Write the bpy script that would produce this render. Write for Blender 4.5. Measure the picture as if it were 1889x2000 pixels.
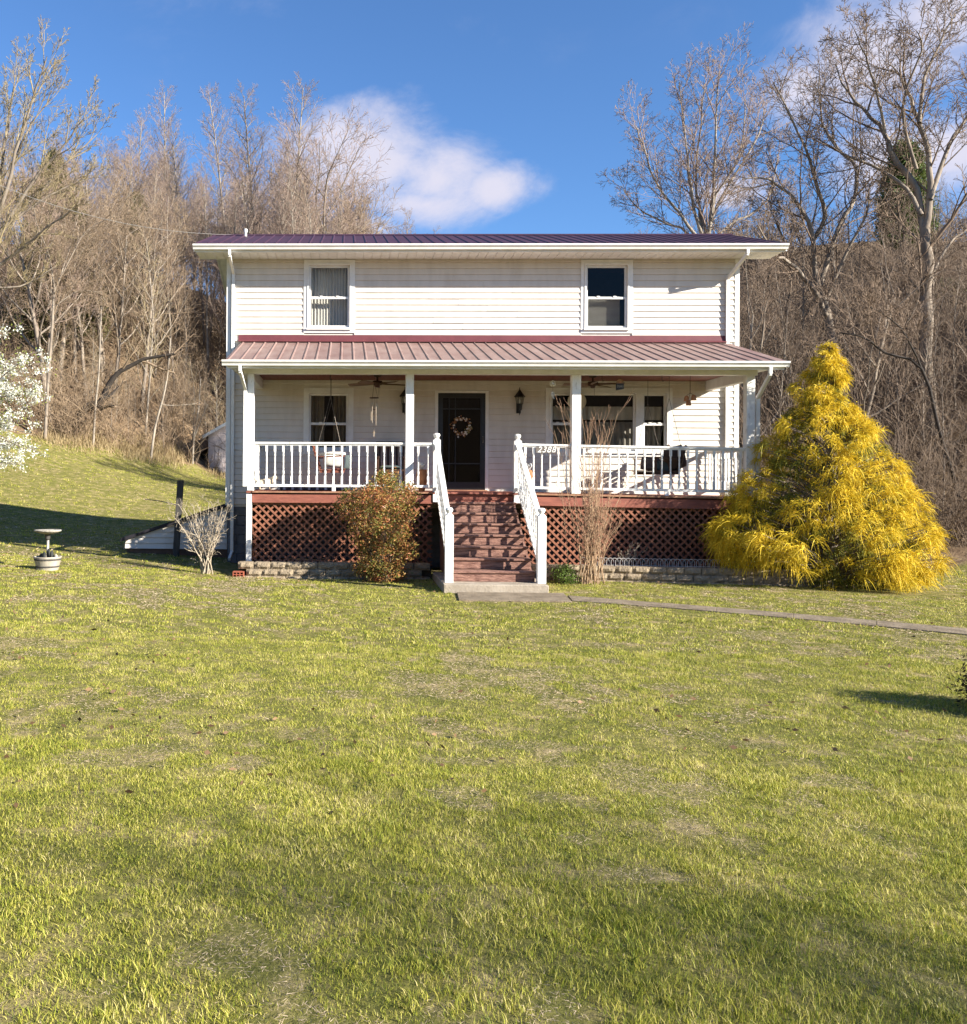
import bpy, bmesh, math, random
import numpy as np
from mathutils import Vector, Matrix

# ------------------------------------------------------------------ reset
for o in list(bpy.data.objects):
    bpy.data.objects.remove(o)
SC = bpy.context.scene
COL = SC.collection
R = math.radians

# ------------------------------------------------------------------ camera
F = 1745.0; PSI = R(1.5); RHO = .006; ZC = 1.9           # focal length in photo pixels, yaw, roll, eye height
CX = 675 - F*math.tan(PSI); CY = 930.0
FW = Vector((-math.sin(PSI), math.cos(PSI), 0)); R0 = Vector((math.cos(PSI), math.sin(PSI), 0)); UZ = Vector((0, 0, 1))
RT = math.cos(RHO)*R0 + math.sin(RHO)*UZ; UP = math.cos(RHO)*UZ - math.sin(RHO)*R0
def at(px, py, Y):
    """photo pixel -> world point on the plane at distance Y"""
    px = float(px); py = float(py); Y = float(Y)
    d = F*FW + (px-CX)*RT - (py-CY)*UP
    t = Y/d.y
    return Vector((d.x*t, Y, ZC+d.z*t))
cam = bpy.data.cameras.new('camera'); camo = bpy.data.objects.new('camera', cam); COL.objects.link(camo)
cam.sensor_fit = 'VERTICAL'; cam.sensor_height = 36.0; cam.lens = F/2000*36
cam.shift_x = (944.5-CX)/2000; cam.shift_y = -(1000-CY)/2000
cam.clip_start = .05; cam.clip_end = 3000
camo.matrix_world = Matrix(((RT.x, UP.x, -FW.x, 0), (RT.y, UP.y, -FW.y, 0), (RT.z, UP.z, -FW.z, ZC), (0, 0, 0, 1)))
SC.camera = camo

# ------------------------------------------------------------------ light
SUN_AZ = R(61.5); SUN_EL = R(23.5)                       # azimuth: to the right of straight behind the camera
SDIR = Vector((math.sin(SUN_AZ)*math.cos(SUN_EL), -math.cos(SUN_AZ)*math.cos(SUN_EL), math.sin(SUN_EL)))
sl = bpy.data.lights.new('sun', 'SUN'); sl.energy = 5.0; sl.angle = R(.5); sl.color = (1.0, .94, .84)
so = bpy.data.objects.new('sun', sl); COL.objects.link(so); so.location = SDIR*60
so.rotation_euler = SDIR.to_track_quat('Z', 'Y').to_euler()
SC.view_settings.view_transform = 'Standard'; SC.view_settings.look = 'None'
SC.view_settings.exposure = 1.5; SC.view_settings.gamma = 1.0; SC.view_settings.use_curve_mapping = False

world = bpy.data.worlds.new('World'); SC.world = world; world.use_nodes = True
nt = world.node_tree; N = nt.nodes; L = nt.links
for n in list(N): N.remove(n)
def wn(t, **k):
    n = N.new(t)
    for a, b in k.items(): setattr(n, a, b)
    return n
def wmath(op, a, b=None, clamp=False):
    n = wn('ShaderNodeMath', operation=op, use_clamp=clamp)
    for i, v in enumerate((a, b)):
        if v is None: continue
        if isinstance(v, (int, float)): n.inputs[i].default_value = v
        else: L.new(v, n.inputs[i])
    return n.outputs[0]
out = wn('ShaderNodeOutputWorld'); bg = wn('ShaderNodeBackground'); bg.inputs[1].default_value = .068
sky = wn('ShaderNodeTexSky', sky_type='NISHITA'); sky.sun_disc = False
sky.sun_elevation = SUN_EL; sky.sun_rotation = math.pi - SUN_AZ
sky.air_density = 1.0; sky.dust_density = 0.0; sky.ozone_density = 4.0; sky.altitude = 500
tc = wn('ShaderNodeTexCoord')
n1 = wn('ShaderNodeTexNoise'); n1.inputs['Scale'].default_value = 7; n1.inputs['Detail'].default_value = 12; n1.inputs['Roughness'].default_value = .64; n1.inputs['Distortion'].default_value = .35
mp = wn('ShaderNodeMapping'); mp.inputs['Scale'].default_value = (1, 1, 1.7); mp.inputs['Location'].default_value = (.35, .2, .1)
L.new(tc.outputs['Generated'], mp.inputs[0]); L.new(mp.outputs[0], n1.inputs['Vector'])
n2 = wn('ShaderNodeTexNoise'); n2.inputs['Scale'].default_value = 1.7; n2.inputs['Detail'].default_value = 2
L.new(tc.outputs['Generated'], n2.inputs['Vector'])
def blob(px, py, rx, rz):
    """soft cloud bank in the direction of a photo pixel, radii in radians"""
    d = (F*FW + (px-CX)*RT - (py-CY)*UP).normalized()
    s = wn('ShaderNodeVectorMath', operation='SUBTRACT'); L.new(tc.outputs['Generated'], s.inputs[0]); s.inputs[1].default_value = d
    m = wn('ShaderNodeVectorMath', operation='MULTIPLY'); L.new(s.outputs[0], m.inputs[0]); m.inputs[1].default_value = (1/rx, 1/rx, 1/rz)
    l = wn('ShaderNodeVectorMath', operation='LENGTH'); L.new(m.outputs[0], l.inputs[0])
    return wmath('SUBTRACT', 1.0, l.outputs['Value'], True)
bl = None
for b in ((720, 325, .13, .09), (850, 350, .105, .065), (650, 275, .06, .05), (820, 400, .115, .035), (965, 365, .07, .035), (1690, 120, .10, .075), (1560, 170, .06, .05), (1860, 0, .12, .06),
          (1880, 290, .10, .05), (700, 440, .08, .03), (1420, 380, .05, .02), (1720, 320, .06, .06), (2300, 250, .22, .12), (-600, 330, .3, .10), (2600, -800, .3, .2), (200, -900, .3, .16)):
    v = blob(*b); bl = v if bl is None else wmath('MAXIMUM', bl, v)
dens = wmath('ADD', wmath('MULTIPLY', bl, 1.15), wmath('MULTIPLY', wmath('SUBTRACT', n1.outputs[0], .5), 2.1))
gate = wmath('ADD', wmath('MULTIPLY', bl, 6.0, True), wmath('MULTIPLY', wmath('SUBTRACT', n2.outputs[0], .60), 4.0, True), True)
mr = wn('ShaderNodeMapRange', interpolation_type='SMOOTHSTEP'); L.new(dens, mr.inputs[0])
mr.inputs[1].default_value = .04; mr.inputs[2].default_value = 1.1; mr.inputs[3].default_value = 0; mr.inputs[4].default_value = .92
cf = wmath('MULTIPLY', mr.outputs[0], gate)
mx = wn('ShaderNodeMix', data_type='RGBA'); L.new(cf, mx.inputs[0]); tint = wn('ShaderNodeMix', data_type='RGBA', blend_type='MULTIPLY'); tint.inputs[0].default_value = 1; L.new(sky.outputs[0], tint.inputs[6]); tint.inputs[7].default_value = (.74, .93, 1.12, 1); L.new(tint.outputs[2], mx.inputs[6]); mx.inputs[7].default_value = (4.3, 4.15, 4.8, 1)
L.new(mx.outputs[2], bg.inputs[0]); L.new(bg.outputs[0], out.inputs[0])

SC.cycles.max_bounces = 4; SC.cycles.diffuse_bounces = 2; SC.cycles.glossy_bounces = 2; SC.cycles.transmission_bounces = 3; SC.cycles.transparent_max_bounces = 8

# ------------------------------------------------------------------ materials
MATS = {}
def mat(name, c1, c2=None, scale=8.0, rough=.7, detail=6, lo=.35, hi=.65, bump=0, bscale=None, spec=.3, stretch=None, coord='Object', island=0, trans=0, metal=0):
    """two-tone procedural surface; island = share of per-piece colour variation"""
    if name in MATS: return MATS[name]
    m = bpy.data.materials.new(name); m.use_nodes = True; t = m.node_tree; n = t.nodes; l = t.links
    b = n['Principled BSDF']; b.inputs['Roughness'].default_value = rough; b.inputs['Specular IOR Level'].default_value = spec; b.inputs['Metallic'].default_value = metal
    c2 = c2 or tuple(x*.75 for x in c1)
    tcn = n.new('ShaderNodeTexCoord'); mpn = n.new('ShaderNodeMapping')
    if coord == 'World':
        g = n.new('ShaderNodeNewGeometry'); l.new(g.outputs['Position'], mpn.inputs[0])
    else: l.new(tcn.outputs[coord], mpn.inputs[0])
    if stretch: mpn.inputs['Scale'].default_value = stretch
    nz = n.new('ShaderNodeTexNoise'); nz.inputs['Scale'].default_value = scale; nz.inputs['Detail'].default_value = detail; nz.inputs['Roughness'].default_value = .6
    l.new(mpn.outputs[0], nz.inputs['Vector'])
    rp = n.new('ShaderNodeMapRange'); rp.inputs[1].default_value = lo; rp.inputs[2].default_value = hi; l.new(nz.outputs[0], rp.inputs[0])
    fac = rp.outputs[0]
    if island:
        g2 = n.new('ShaderNodeNewGeometry'); mm = n.new('ShaderNodeMix'); mm.data_type = 'FLOAT'; mm.inputs[0].default_value = island
        l.new(fac, mm.inputs[2]); l.new(g2.outputs['Random Per Island'], mm.inputs[3]); fac = mm.outputs[0]
    mc = n.new('ShaderNodeMix'); mc.data_type = 'RGBA'; mc.inputs[6].default_value = (*c1, 1); mc.inputs[7].default_value = (*c2, 1)
    l.new(fac, mc.inputs[0]); l.new(mc.outputs[2], b.inputs['Base Color'])
    if bump:
        nb = n.new('ShaderNodeTexNoise'); nb.inputs['Scale'].default_value = bscale or scale*3; nb.inputs['Detail'].default_value = 8; l.new(mpn.outputs[0], nb.inputs['Vector'])
        bm = n.new('ShaderNodeBump'); bm.inputs['Strength'].default_value = bump; bm.inputs['Distance'].default_value = .02
        l.new(nb.outputs[0], bm.inputs['Height']); l.new(bm.outputs[0], b.inputs['Normal'])
    if trans:
        tr = n.new('ShaderNodeBsdfTranslucent'); l.new(mc.outputs[2], tr.inputs[0]); ms = n.new('ShaderNodeMixShader'); ms.inputs[0].default_value = trans
        l.new(b.outputs[0], ms.inputs[1]); l.new(tr.outputs[0], ms.inputs[2]); l.new(ms.outputs[0], n['Material Output'].inputs[0])
    MATS[name] = m
    return m
def leafmat(name, stops, island=.8, trans=.25, nscale=1.5, rough=.6):
    """foliage: colour ramp over per-leaf random value and a soft clump noise"""
    m = bpy.data.materials.new(name); m.use_nodes = True; t = m.node_tree; n = t.nodes; l = t.links
    b = n['Principled BSDF']; b.inputs['Roughness'].default_value = rough; b.inputs['Specular IOR Level'].default_value = .2
    g = n.new('ShaderNodeNewGeometry'); nz = n.new('ShaderNodeTexNoise'); nz.inputs['Scale'].default_value = nscale; nz.inputs['Detail'].default_value = 3
    l.new(g.outputs['Position'], nz.inputs['Vector'])
    rp = n.new('ShaderNodeMapRange'); rp.inputs[1].default_value = .3; rp.inputs[2].default_value = .7; l.new(nz.outputs[0], rp.inputs[0])
    mm = n.new('ShaderNodeMix'); mm.data_type = 'FLOAT'; mm.inputs[0].default_value = island; l.new(rp.outputs[0], mm.inputs[2]); l.new(g.outputs['Random Per Island'], mm.inputs[3])
    cr = n.new('ShaderNodeValToRGB'); el = cr.color_ramp.elements
    while len(el) < len(stops): el.new(.5)
    for e, (p, c) in zip(el, stops): e.position = p; e.color = (*c, 1)
    l.new(mm.outputs[0], cr.inputs[0]); l.new(cr.outputs[0], b.inputs['Base Color'])
    tr = n.new('ShaderNodeBsdfTranslucent'); l.new(cr.outputs[0], tr.inputs[0]); ms = n.new('ShaderNodeMixShader'); ms.inputs[0].default_value = trans
    l.new(b.outputs[0], ms.inputs[1]); l.new(tr.outputs[0], ms.inputs[2]); l.new(ms.outputs[0], n['Material Output'].inputs[0])
    MATS[name] = m
    return m
def glassmat(name, tint, refl=1.0):
    m = bpy.data.materials.new(name); m.use_nodes = True; t = m.node_tree; n = t.nodes; l = t.links
    n.remove(n['Principled BSDF'])
    fr = n.new('ShaderNodeFresnel'); fr.inputs[0].default_value = 1.52
    mu = n.new('ShaderNodeMath'); mu.operation = 'MULTIPLY'; mu.inputs[1].default_value = refl; mu.use_clamp = True; l.new(fr.outputs[0], mu.inputs[0])
    gb_ = n.new('ShaderNodeNewGeometry'); iv = n.new('ShaderNodeMath'); iv.operation = 'SUBTRACT'; iv.inputs[0].default_value = 1; l.new(gb_.outputs['Backfacing'], iv.inputs[1])
    m3 = n.new('ShaderNodeMath'); m3.operation = 'MULTIPLY'; l.new(mu.outputs[0], m3.inputs[0]); l.new(iv.outputs[0], m3.inputs[1])
    tr = n.new('ShaderNodeBsdfTransparent'); tr.inputs[0].default_value = (*tint, 1)
    gl = n.new('ShaderNodeBsdfGlossy'); gl.inputs['Roughness'].default_value = .01
    ms = n.new('ShaderNodeMixShader'); l.new(m3.outputs[0], ms.inputs[0]); l.new(tr.outputs[0], ms.inputs[1]); l.new(gl.outputs[0], ms.inputs[2])
    l.new(ms.outputs[0], n['Material Output'].inputs[0]); MATS[name] = m
    return m
SIDING = mat('vinyl_siding', (.67, .61, .53), (.54, .485, .41), 2.6, .5, lo=.42, hi=.85, stretch=(1.6, 1, .45), coord='World', bump=.03, bscale=60)
WHITE = mat('white_paint', (.80, .785, .74), (.70, .68, .63), 5, .5, bump=.06, bscale=40, coord='World')
WORN = mat('worn_white_paint', (.80, .78, .73), (.42, .38, .32), 9, .6, lo=.56, hi=.74, bump=.2, bscale=40, coord='World', stretch=(2, 2, .6))
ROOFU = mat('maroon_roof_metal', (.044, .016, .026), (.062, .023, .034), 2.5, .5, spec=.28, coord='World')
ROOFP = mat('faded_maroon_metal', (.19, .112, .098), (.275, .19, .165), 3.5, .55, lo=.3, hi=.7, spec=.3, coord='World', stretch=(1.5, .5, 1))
FLASH = mat('maroon_flashing', (.15, .042, .048), (.115, .033, .038), 3, .5, coord='World')
REDWOOD = mat('red_stained_wood', (.30, .105, .07), (.20, .068, .048), 6, .75, bump=.25, bscale=30, coord='World', stretch=(.6, 4, 4))
STEPWOOD = mat('worn_red_wood', (.32, .175, .13), (.12, .055, .042), 8, .85, lo=.38, hi=.66, bump=.8, bscale=22, coord='World', stretch=(.7, 5, 5))
DECKEDGE = mat('weathered_deck_wood', (.36, .21, .12), (.24, .11, .07), 7, .8, coord='World', bump=.3)
LATTICE = mat('lattice_stain', (.30, .125, .072), (.21, .082, .048), 5, .75, coord='World', bump=.2, bscale=40, island=.4)
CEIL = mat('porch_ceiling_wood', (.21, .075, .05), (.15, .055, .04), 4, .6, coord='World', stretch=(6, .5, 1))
CONC = mat('concrete', (.40, .34, .265), (.27, .225, .17), 3.5, .9, bump=.5, bscale=35, coord='World')
CBLOCK = mat('grey_foundation_block', (.17, .17, .175), (.12, .12, .125), 6, .9, bump=.5, bscale=60, coord='World')
RBLOCK = mat('split_face_block', (.34, .27, .18), (.20, .155, .105), 7, .95, bump=1.0, bscale=28, coord='World', lo=.3, hi=.7)
BLACK = mat('black_metal', (.012, .012, .012), (.02, .02, .02), 10, .45, spec=.4)
DARK = mat('dark_interior', (.035, .03, .026), (.02, .018, .016), 2, .9)  # near-black; also paints the dimness of the rooms and the lean-to
GLASS = glassmat('window_glass', (.88, .88, .86), .4)
GLASSD = glassmat('dark_storm_glass', (.35, .35, .35), .45)
CURTAIN = mat('sheer_curtain', (.80, .78, .75), (.70, .68, .66), 3, .9, coord='World', trans=.3)
SOIL = mat('bed_soil', (.10, .065, .04), (.055, .036, .024), 9, .95, bump=.8, bscale=30, coord='World')
GREYW = mat('weathered_grey_post', (.085, .078, .07), (.05, .045, .04), 6, .9, bump=.4, coord='World', stretch=(5, 5, .5))
SPLITW = mat('swing_red_wood', (.28, .10, .06), (.19, .06, .04), 8, .6, coord='World')
DBROWN = mat('dark_brown_wood', (.07, .035, .022), (.045, .022, .014), 8, .6, coord='World')
TERRA = mat('terracotta', (.42, .19, .085), (.33, .14, .06), 6, .8, coord='World', bump=.2)
STEEL = mat('chain_steel', (.16, .14, .12), (.09, .07, .055), 20, .5, metal=.6)
TUBEW = mat('aluminium_tube', (.42, .34, .25), (.32, .25, .18), 10, .35, metal=.5)
BARKL = mat('grey_tan_bark', (.29, .24, .185), (.17, .135, .105), 5, .95, bump=.5, bscale=20, coord='World', stretch=(1, 1, .35))
BARKP = mat('pale_bark', (.36, .31, .245), (.20, .165, .13), 3.5, .95, bump=.4, bscale=20, coord='World', stretch=(1, 1, .5))
BARKD = mat('dark_wet_bark', (.028, .023, .019), (.05, .04, .032), 4, .9, bump=.5, bscale=20, coord='World')
TWIG = mat('twig_brown', (.33, .245, .16), (.21, .15, .10), 1.2, .9, coord='World')
TWIGP = mat('pinkish_twigs', (.34, .25, .19), (.23, .165, .13), 1.2, .9, coord='World')
TWIGY = mat('budding_olive_twigs', (.33, .265, .14), (.22, .17, .10), 1.5, .9, coord='World')
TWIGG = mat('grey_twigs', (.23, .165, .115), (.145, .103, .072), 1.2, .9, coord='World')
# ------------------------------------------------------------------ mesh helpers
def link(o, parent=None, off=None):
    COL.objects.link(o)
    if parent is not None:
        o.parent = parent
        if parent.type == 'EMPTY' and off is None: o.location = -Vector(parent.location)
        elif off is not None: o.location = off
    return o
def tag(o, label=None, cat=None, group=None, kind=None):
    if label: o['label'] = label
    if cat: o['category'] = cat
    if group: o['group'] = group
    if kind: o['kind'] = kind
    return o
def thing(name, label, cat, loc, group=None):
    o = bpy.data.objects.new(name, None); COL.objects.link(o); o.location = loc; o.empty_display_size = .2
    return tag(o, label, cat, group)
class MB:
    def __init__(s): s.v = []; s.f = []
    def add(s, vs, fs):
        k = len(s.v); s.v += [tuple(v) for v in vs]; s.f += [tuple(i+k for i in f) for f in fs]; return s
    def box(s, x0, x1, y0, y1, z0, z1):
        return s.add([(x0, y0, z0), (x1, y0, z0), (x1, y1, z0), (x0, y1, z0), (x0, y0, z1), (x1, y0, z1), (x1, y1, z1), (x0, y1, z1)],
                     [(0, 3, 2, 1), (4, 5, 6, 7), (0, 1, 5, 4), (1, 2, 6, 5), (2, 3, 7, 6), (3, 0, 4, 7)])
    def beam(s, a, b, w, h, up=(0, 0, 1)):
        a = Vector(a); b = Vector(b); d = (b-a).normalized(); u = Vector(up)
        sx = d.cross(u)
        if sx.length < 1e-4: sx = d.cross(Vector((1, 0, 0)))
        sx.normalize(); sz = sx.cross(d).normalized(); q = []
        for p in (a, b):
            for i, j in ((-1, -1), (1, -1), (1, 1), (-1, 1)): q.append(p + sx*(i*w/2) + sz*(j*h/2))
        return s.add(q, [(0, 1, 2, 3), (7, 6, 5, 4), (0, 4, 5, 1), (1, 5, 6, 2), (2, 6, 7, 3), (3, 7, 4, 0)])
    def prism(s, prof, axis, a, b):
        """extrude a profile [(u,v)] along axis 'x' (u=y,v=z) or 'y' (u=x,v=z) or 'z' (u=x,v=y)"""
        n = len(prof); q = []
        for t in (a, b):
            for u, v in prof: q.append((t, u, v) if axis == 'x' else (u, t, v) if axis == 'y' else (u, v, t))
        return s.add(q, [tuple(range(n))[::-1], tuple(range(n, 2*n))] + [(i, (i+1) % n, n+(i+1) % n, n+i) for i in range(n)])
    def lathe(s, prof, c, seg=16, cap=True):
        k = len(s.v); n = len(prof)
        for r, z in prof:
            for i in range(seg):
                a = 2*math.pi*i/seg; s.v.append((c[0]+r*math.cos(a), c[1]+r*math.sin(a), c[2]+z))
        for j in range(n-1):
            for i in range(seg): s.f.append((k+j*seg+i, k+j*seg+(i+1) % seg, k+(j+1)*seg+(i+1) % seg, k+(j+1)*seg+i))
        if cap:
            s.f.append(tuple(k+i for i in range(seg))[::-1]); s.f.append(tuple(k+(n-1)*seg+i for i in range(seg)))
        return s
    def tube(s, pts, rad, sides=8):
        pts = [Vector(p) for p in pts]; n = len(pts); k = len(s.v)
        if not hasattr(rad, '__len__'): rad = [rad]*n
        for i, p in enumerate(pts):
            d = (pts[min(i+1, n-1)]-pts[max(i-1, 0)]).normalized()
            u = d.cross(Vector((0, 0, 1)) if abs(d.z) < .9 else Vector((1, 0, 0))).normalized(); w = d.cross(u)
            for j in range(sides):
                a = 2*math.pi*j/sides; s.v.append(tuple(p + u*(rad[i]*math.cos(a)) + w*(rad[i]*math.sin(a))))
        for i in range(n-1):
            for j in range(sides): s.f.append((k+i*sides+j, k+i*sides+(j+1) % sides, k+(i+1)*sides+(j+1) % sides, k+(i+1)*sides+j))
        s.f.append(tuple(k+j for j in range(sides))[::-1]); s.f.append(tuple(k+(n-1)*sides+j for j in range(sides)))
        return s
    def ball(s, c, r, sx=1, sy=1, sz=1, seg=12, rings=8):
        c = Vector(c); k = len(s.v)
        for i in range(1, rings):
            t = math.pi*i/rings
            for j in range(seg):
                a = 2*math.pi*j/seg; s.v.append((c.x+r*sx*math.sin(t)*math.cos(a), c.y+r*sy*math.sin(t)*math.sin(a), c.z+r*sz*math.cos(t)))
        top = len(s.v); s.v.append((c.x, c.y, c.z+r*sz)); s.v.append((c.x, c.y, c.z-r*sz))
        for i in range(rings-2):
            for j in range(seg): s.f.append((k+i*seg+j, k+(i+1)*seg+j, k+(i+1)*seg+(j+1) % seg, k+i*seg+(j+1) % seg))
        for j in range(seg):
            s.f.append((top, k+j, k+(j+1) % seg)); s.f.append((top+1, k+(rings-2)*seg+(j+1) % seg, k+(rings-2)*seg+j))
        return s
    def mesh(s, name, m, smooth=False):
        me = bpy.data.meshes.new(name); me.from_pydata(s.v, [], s.f); me.materials.append(m)
        if smooth: me.polygons.foreach_set('use_smooth', [True]*len(me.polygons))
        me.update(); return me
    def build(s, name, m, parent=None, smooth=False, bevel=0):
        me = s.mesh(name, m, smooth)
        if bevel:
            bm = bmesh.new(); bm.from_mesh(me); bmesh.ops.bevel(bm, geom=list(bm.edges), offset=bevel, segments=1, affect='EDGES', clamp_overlap=True); bm.to_mesh(me); bm.free()
        return link(bpy.data.objects.new(name, me), parent)
def boxo(name, x0, x1, y0, y1, z0, z1, m, parent=None, bevel=0):
    return MB().box(x0, x1, y0, y1, z0, z1).build(name, m, parent, bevel=bevel)
def place(name, me, loc, parent, rot=None):
    """one more piece that shares its mesh; loc in world coordinates"""
    o = bpy.data.objects.new(name, me); COL.objects.link(o); o.parent = parent
    o.location = Vector(loc) - (Vector(parent.location) if parent is not None and parent.type == 'EMPTY' else Vector((0, 0, 0)))
    if rot: o.rotation_euler = rot
    return o
def np_mesh(name, V, Fc, m, smooth=False):
    """mesh from numpy: V (n,3), Fc (k, corners)"""
    me = bpy.data.meshes.new(name); V = np.asarray(V, np.float32); Fc = np.asarray(Fc, np.int32); k, c = Fc.shape
    me.vertices.add(len(V)); me.vertices.foreach_set('co', V.ravel())
    me.loops.add(k*c); me.loops.foreach_set('vertex_index', Fc.ravel())
    me.polygons.add(k); me.polygons.foreach_set('loop_start', np.arange(0, k*c, c, dtype=np.int32))
    if smooth: me.polygons.foreach_set('use_smooth', np.ones(k, bool))
    me.materials.append(m); me.update(); me.validate(); return me
class Tubes:
    """many tapered branches gathered and turned into one mesh"""
    def __init__(s): s.g = {}
    def add(s, pts, rad, sides=3): s.g.setdefault((len(pts), sides), []).append((pts, rad))
    def arrays(s):
        VV = []; FF = []; base = 0
        for (k, sd), lst in s.g.items():
            P = np.array([[tuple(p) for p in l[0]] for l in lst], np.float32); Rr = np.array([l[1] for l in lst], np.float32); n = len(lst)
            T = np.empty_like(P); T[:, 1:-1] = P[:, 2:]-P[:, :-2]; T[:, 0] = P[:, 1]-P[:, 0]; T[:, -1] = P[:, -1]-P[:, -2]
            T /= np.linalg.norm(T, axis=2, keepdims=True)+1e-9
            m = T.mean(1); ref = np.where((np.abs(m[:, 2]) < .85)[:, None], np.array([0, 0, 1.]), np.array([1., 0, 0]))[:, None, :]
            U = np.cross(T, ref); U /= np.linalg.norm(U, axis=2, keepdims=True)+1e-9; W = np.cross(T, U)
            a = np.arange(sd)*2*np.pi/sd
            V = P[:, :, None, :] + Rr[:, :, None, None]*(U[:, :, None, :]*np.cos(a)[None, None, :, None] + W[:, :, None, :]*np.sin(a)[None, None, :, None])
            i = np.arange(n)[:, None, None]*k*sd; j = np.arange(k-1)[None, :, None]*sd; q = np.arange(sd)[None, None, :]; q2 = (q+1) % sd
            Fq = np.stack([i+j+q, i+j+q2, i+j+sd+q2, i+j+sd+q], -1).reshape(-1, 4)+base
            VV.append(V.reshape(-1, 3)); FF.append(Fq); base += n*k*sd
        return np.concatenate(VV), np.concatenate(FF)
    def mesh(s, name, m): return np_mesh(name, *s.arrays(), m, True)

# ------------------------------------------------------------------ terrain
CP = [(0, -3, .32), (0, 2, .32), (0, 6, .2), (0, 10, .1), (0, 13, .06), (2.4, 14.2, .03), (5, 15.5, .05), (8, 15.5, .04), (8, 11, .0), (12, 12, -.1), (13, 19.5, -.06), (6, 6, .12), (10, 5, .05),
      (-3, 6, .33), (-6, 8, .55), (-4.7, 15, .28), (-2.5, 18, .06), (-2, 16, .07), (-3.6, 18.9, .17), (-5, 19.5, .22), (-8, 14, .5), (-9, 20, .45), (-5, 24, .25), (-8, 25, .30), (-7.3, 28.6, .30), (-11, 28, .72), (-3.5, 28, .3), (-6, 36, .9), (-10, 36, 1.65), (-14, 36, 2.3), (-3, 38, 1.0),
      (-7.3, 50, 2.05), (-3, 50, 2.0), (2, 17, .06), (2, 20, .08), (8, 18, .0), (8, 21, .0), (2, 26, .3), (3, 38, .8), (10, 26, .2), (13, 24, .1)]
for px, py, Y in ((130, 868, 43), (290, 897, 46), (385, 910, 49), (20, 850, 41)):
    p = at(px, py, Y); CP.append((p.x, p.y, p.z))
CP += [(-13, 22, .9), (-16, 14, 1.3), (-12, 4, .9), (-20, 30, 2.4), (-18, 48, 6.2), (-13, 51, 6.0), (-9, 56, 5.8), (-5, 58, 5.0), (-14, 62, 11.5), (-22, 58, 10.5), (-28, 46, 7.5), (-30, 34, 4.5), (-8, 70, 11), (-20, 80, 20), (-34, 65, 15), (-36, 88, 25), (-8, 88, 17),
       (0, 56, 4.0), (2, 66, 5), (8, 60, 4.5), (10, 45, 3.0), (14, 32, 2.4), (17, 27, 2.4), (22, 30, 7.0), (20, 42, 7), (28, 40, 10), (18, 55, 10), (30, 60, 17), (16, 75, 14), (2, 80, 7.5), (24, 24, 4), (34, 28, 11), (40, 50, 14),  # far-right hill raised out of view to keep sun off the woods
       (20, 14, 0), (26, 6, .3), (14, -2, .2), (30, -10, 0), (0, -14, .4), (-14, -10, 1.0), (-26, 2, 2), (-26, 16, 2), (0, -32, 4), (30, -40, 5), (-30, -34, 8), (60, 0, 3), (70, 50, 16), (-60, 10, 9), (-70, 70, 20), (0, 120, 12), (70, 120, 18), (-70, 120, 24), (0, -80, 14), (80, -80, 12), (-80, -80, 20)]
CPA = np.array(CP, float)
def _phi(d2): return np.where(d2 > 0, .5*d2*np.log(d2+1e-12), 0)
_n = len(CPA); _A = np.zeros((_n+3, _n+3)); _d = ((CPA[:, None, :2]-CPA[None, :, :2])**2).sum(-1)
_A[:_n, :_n] = _phi(_d) + np.eye(_n)*.6; _A[:_n, _n] = 1; _A[:_n, _n+1:] = CPA[:, :2]; _A[_n, :_n] = 1; _A[_n+1:, :_n] = CPA[:, :2].T
_w = np.linalg.solve(_A, np.concatenate([CPA[:, 2], np.zeros(3)]))
def zf(x, y):
    x = np.asarray(x, float); y = np.asarray(y, float); sh = np.broadcast(x, y).shape
    X = np.clip(np.broadcast_to(x, sh).ravel(), -110, 110); Y = np.clip(np.broadcast_to(y, sh).ravel(), -110, 150)
    r = np.empty(len(X))
    for a in range(0, len(X), 20000):
        b = a+20000; d2 = (X[a:b, None]-CPA[None, :, 0])**2+(Y[a:b, None]-CPA[None, :, 1])**2
        r[a:b] = _phi(d2)@_w[:_n] + _w[_n] + X[a:b]*_w[_n+1] + Y[a:b]*_w[_n+2]
    return r.reshape(sh)
def z1(x, y): return float(zf(x, y))
def wood_edge(x):
    """distance at which the lawn gives way to leaf litter, for each x"""
    return np.interp(x, [-60, -30, -18, -13.8, -11, -8, -4, 0, 6, 10, 13, 18, 40], [25, 33, 40, 43.3, 46, 49, 50.5, 48, 34, 24, 20.2, 18, 14])
def axis(fine0, fine1, step, far, g=1.16):
    a = list(np.arange(fine0, fine1+1e-6, step)); s = step; x = fine1
    while x < far: s *= g; x += s; a.append(x)
    s = step; x = fine0
    while x > -far: s *= g; x -= s; a.insert(0, x)
    return np.array(a)
gx = axis(-20, 20, .45, 900); gy = axis(-2, 60, .45, 900)
GX, GY = np.meshgrid(gx, gy); GZ = zf(GX, GY)
rngg = np.random.default_rng(3)
wood = GY > wood_edge(GX)
GZ = GZ + np.where(wood & (GY < 90), rngg.normal(0, .07, GZ.shape), 0)
hs = (GX > -2.3) & (GX < 7.9) & (GY > 16.9) & (GY < 22.4); GZ = np.where(hs, np.minimum(GZ, .0), GZ)
nx, ny = len(gx), len(gy); ii = np.arange(nx-1)[None, :]+np.arange(ny-1)[:, None]*nx
FQ = np.stack([ii, ii+1, ii+nx+1, ii+nx], -1).reshape(-1, 4)
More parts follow.
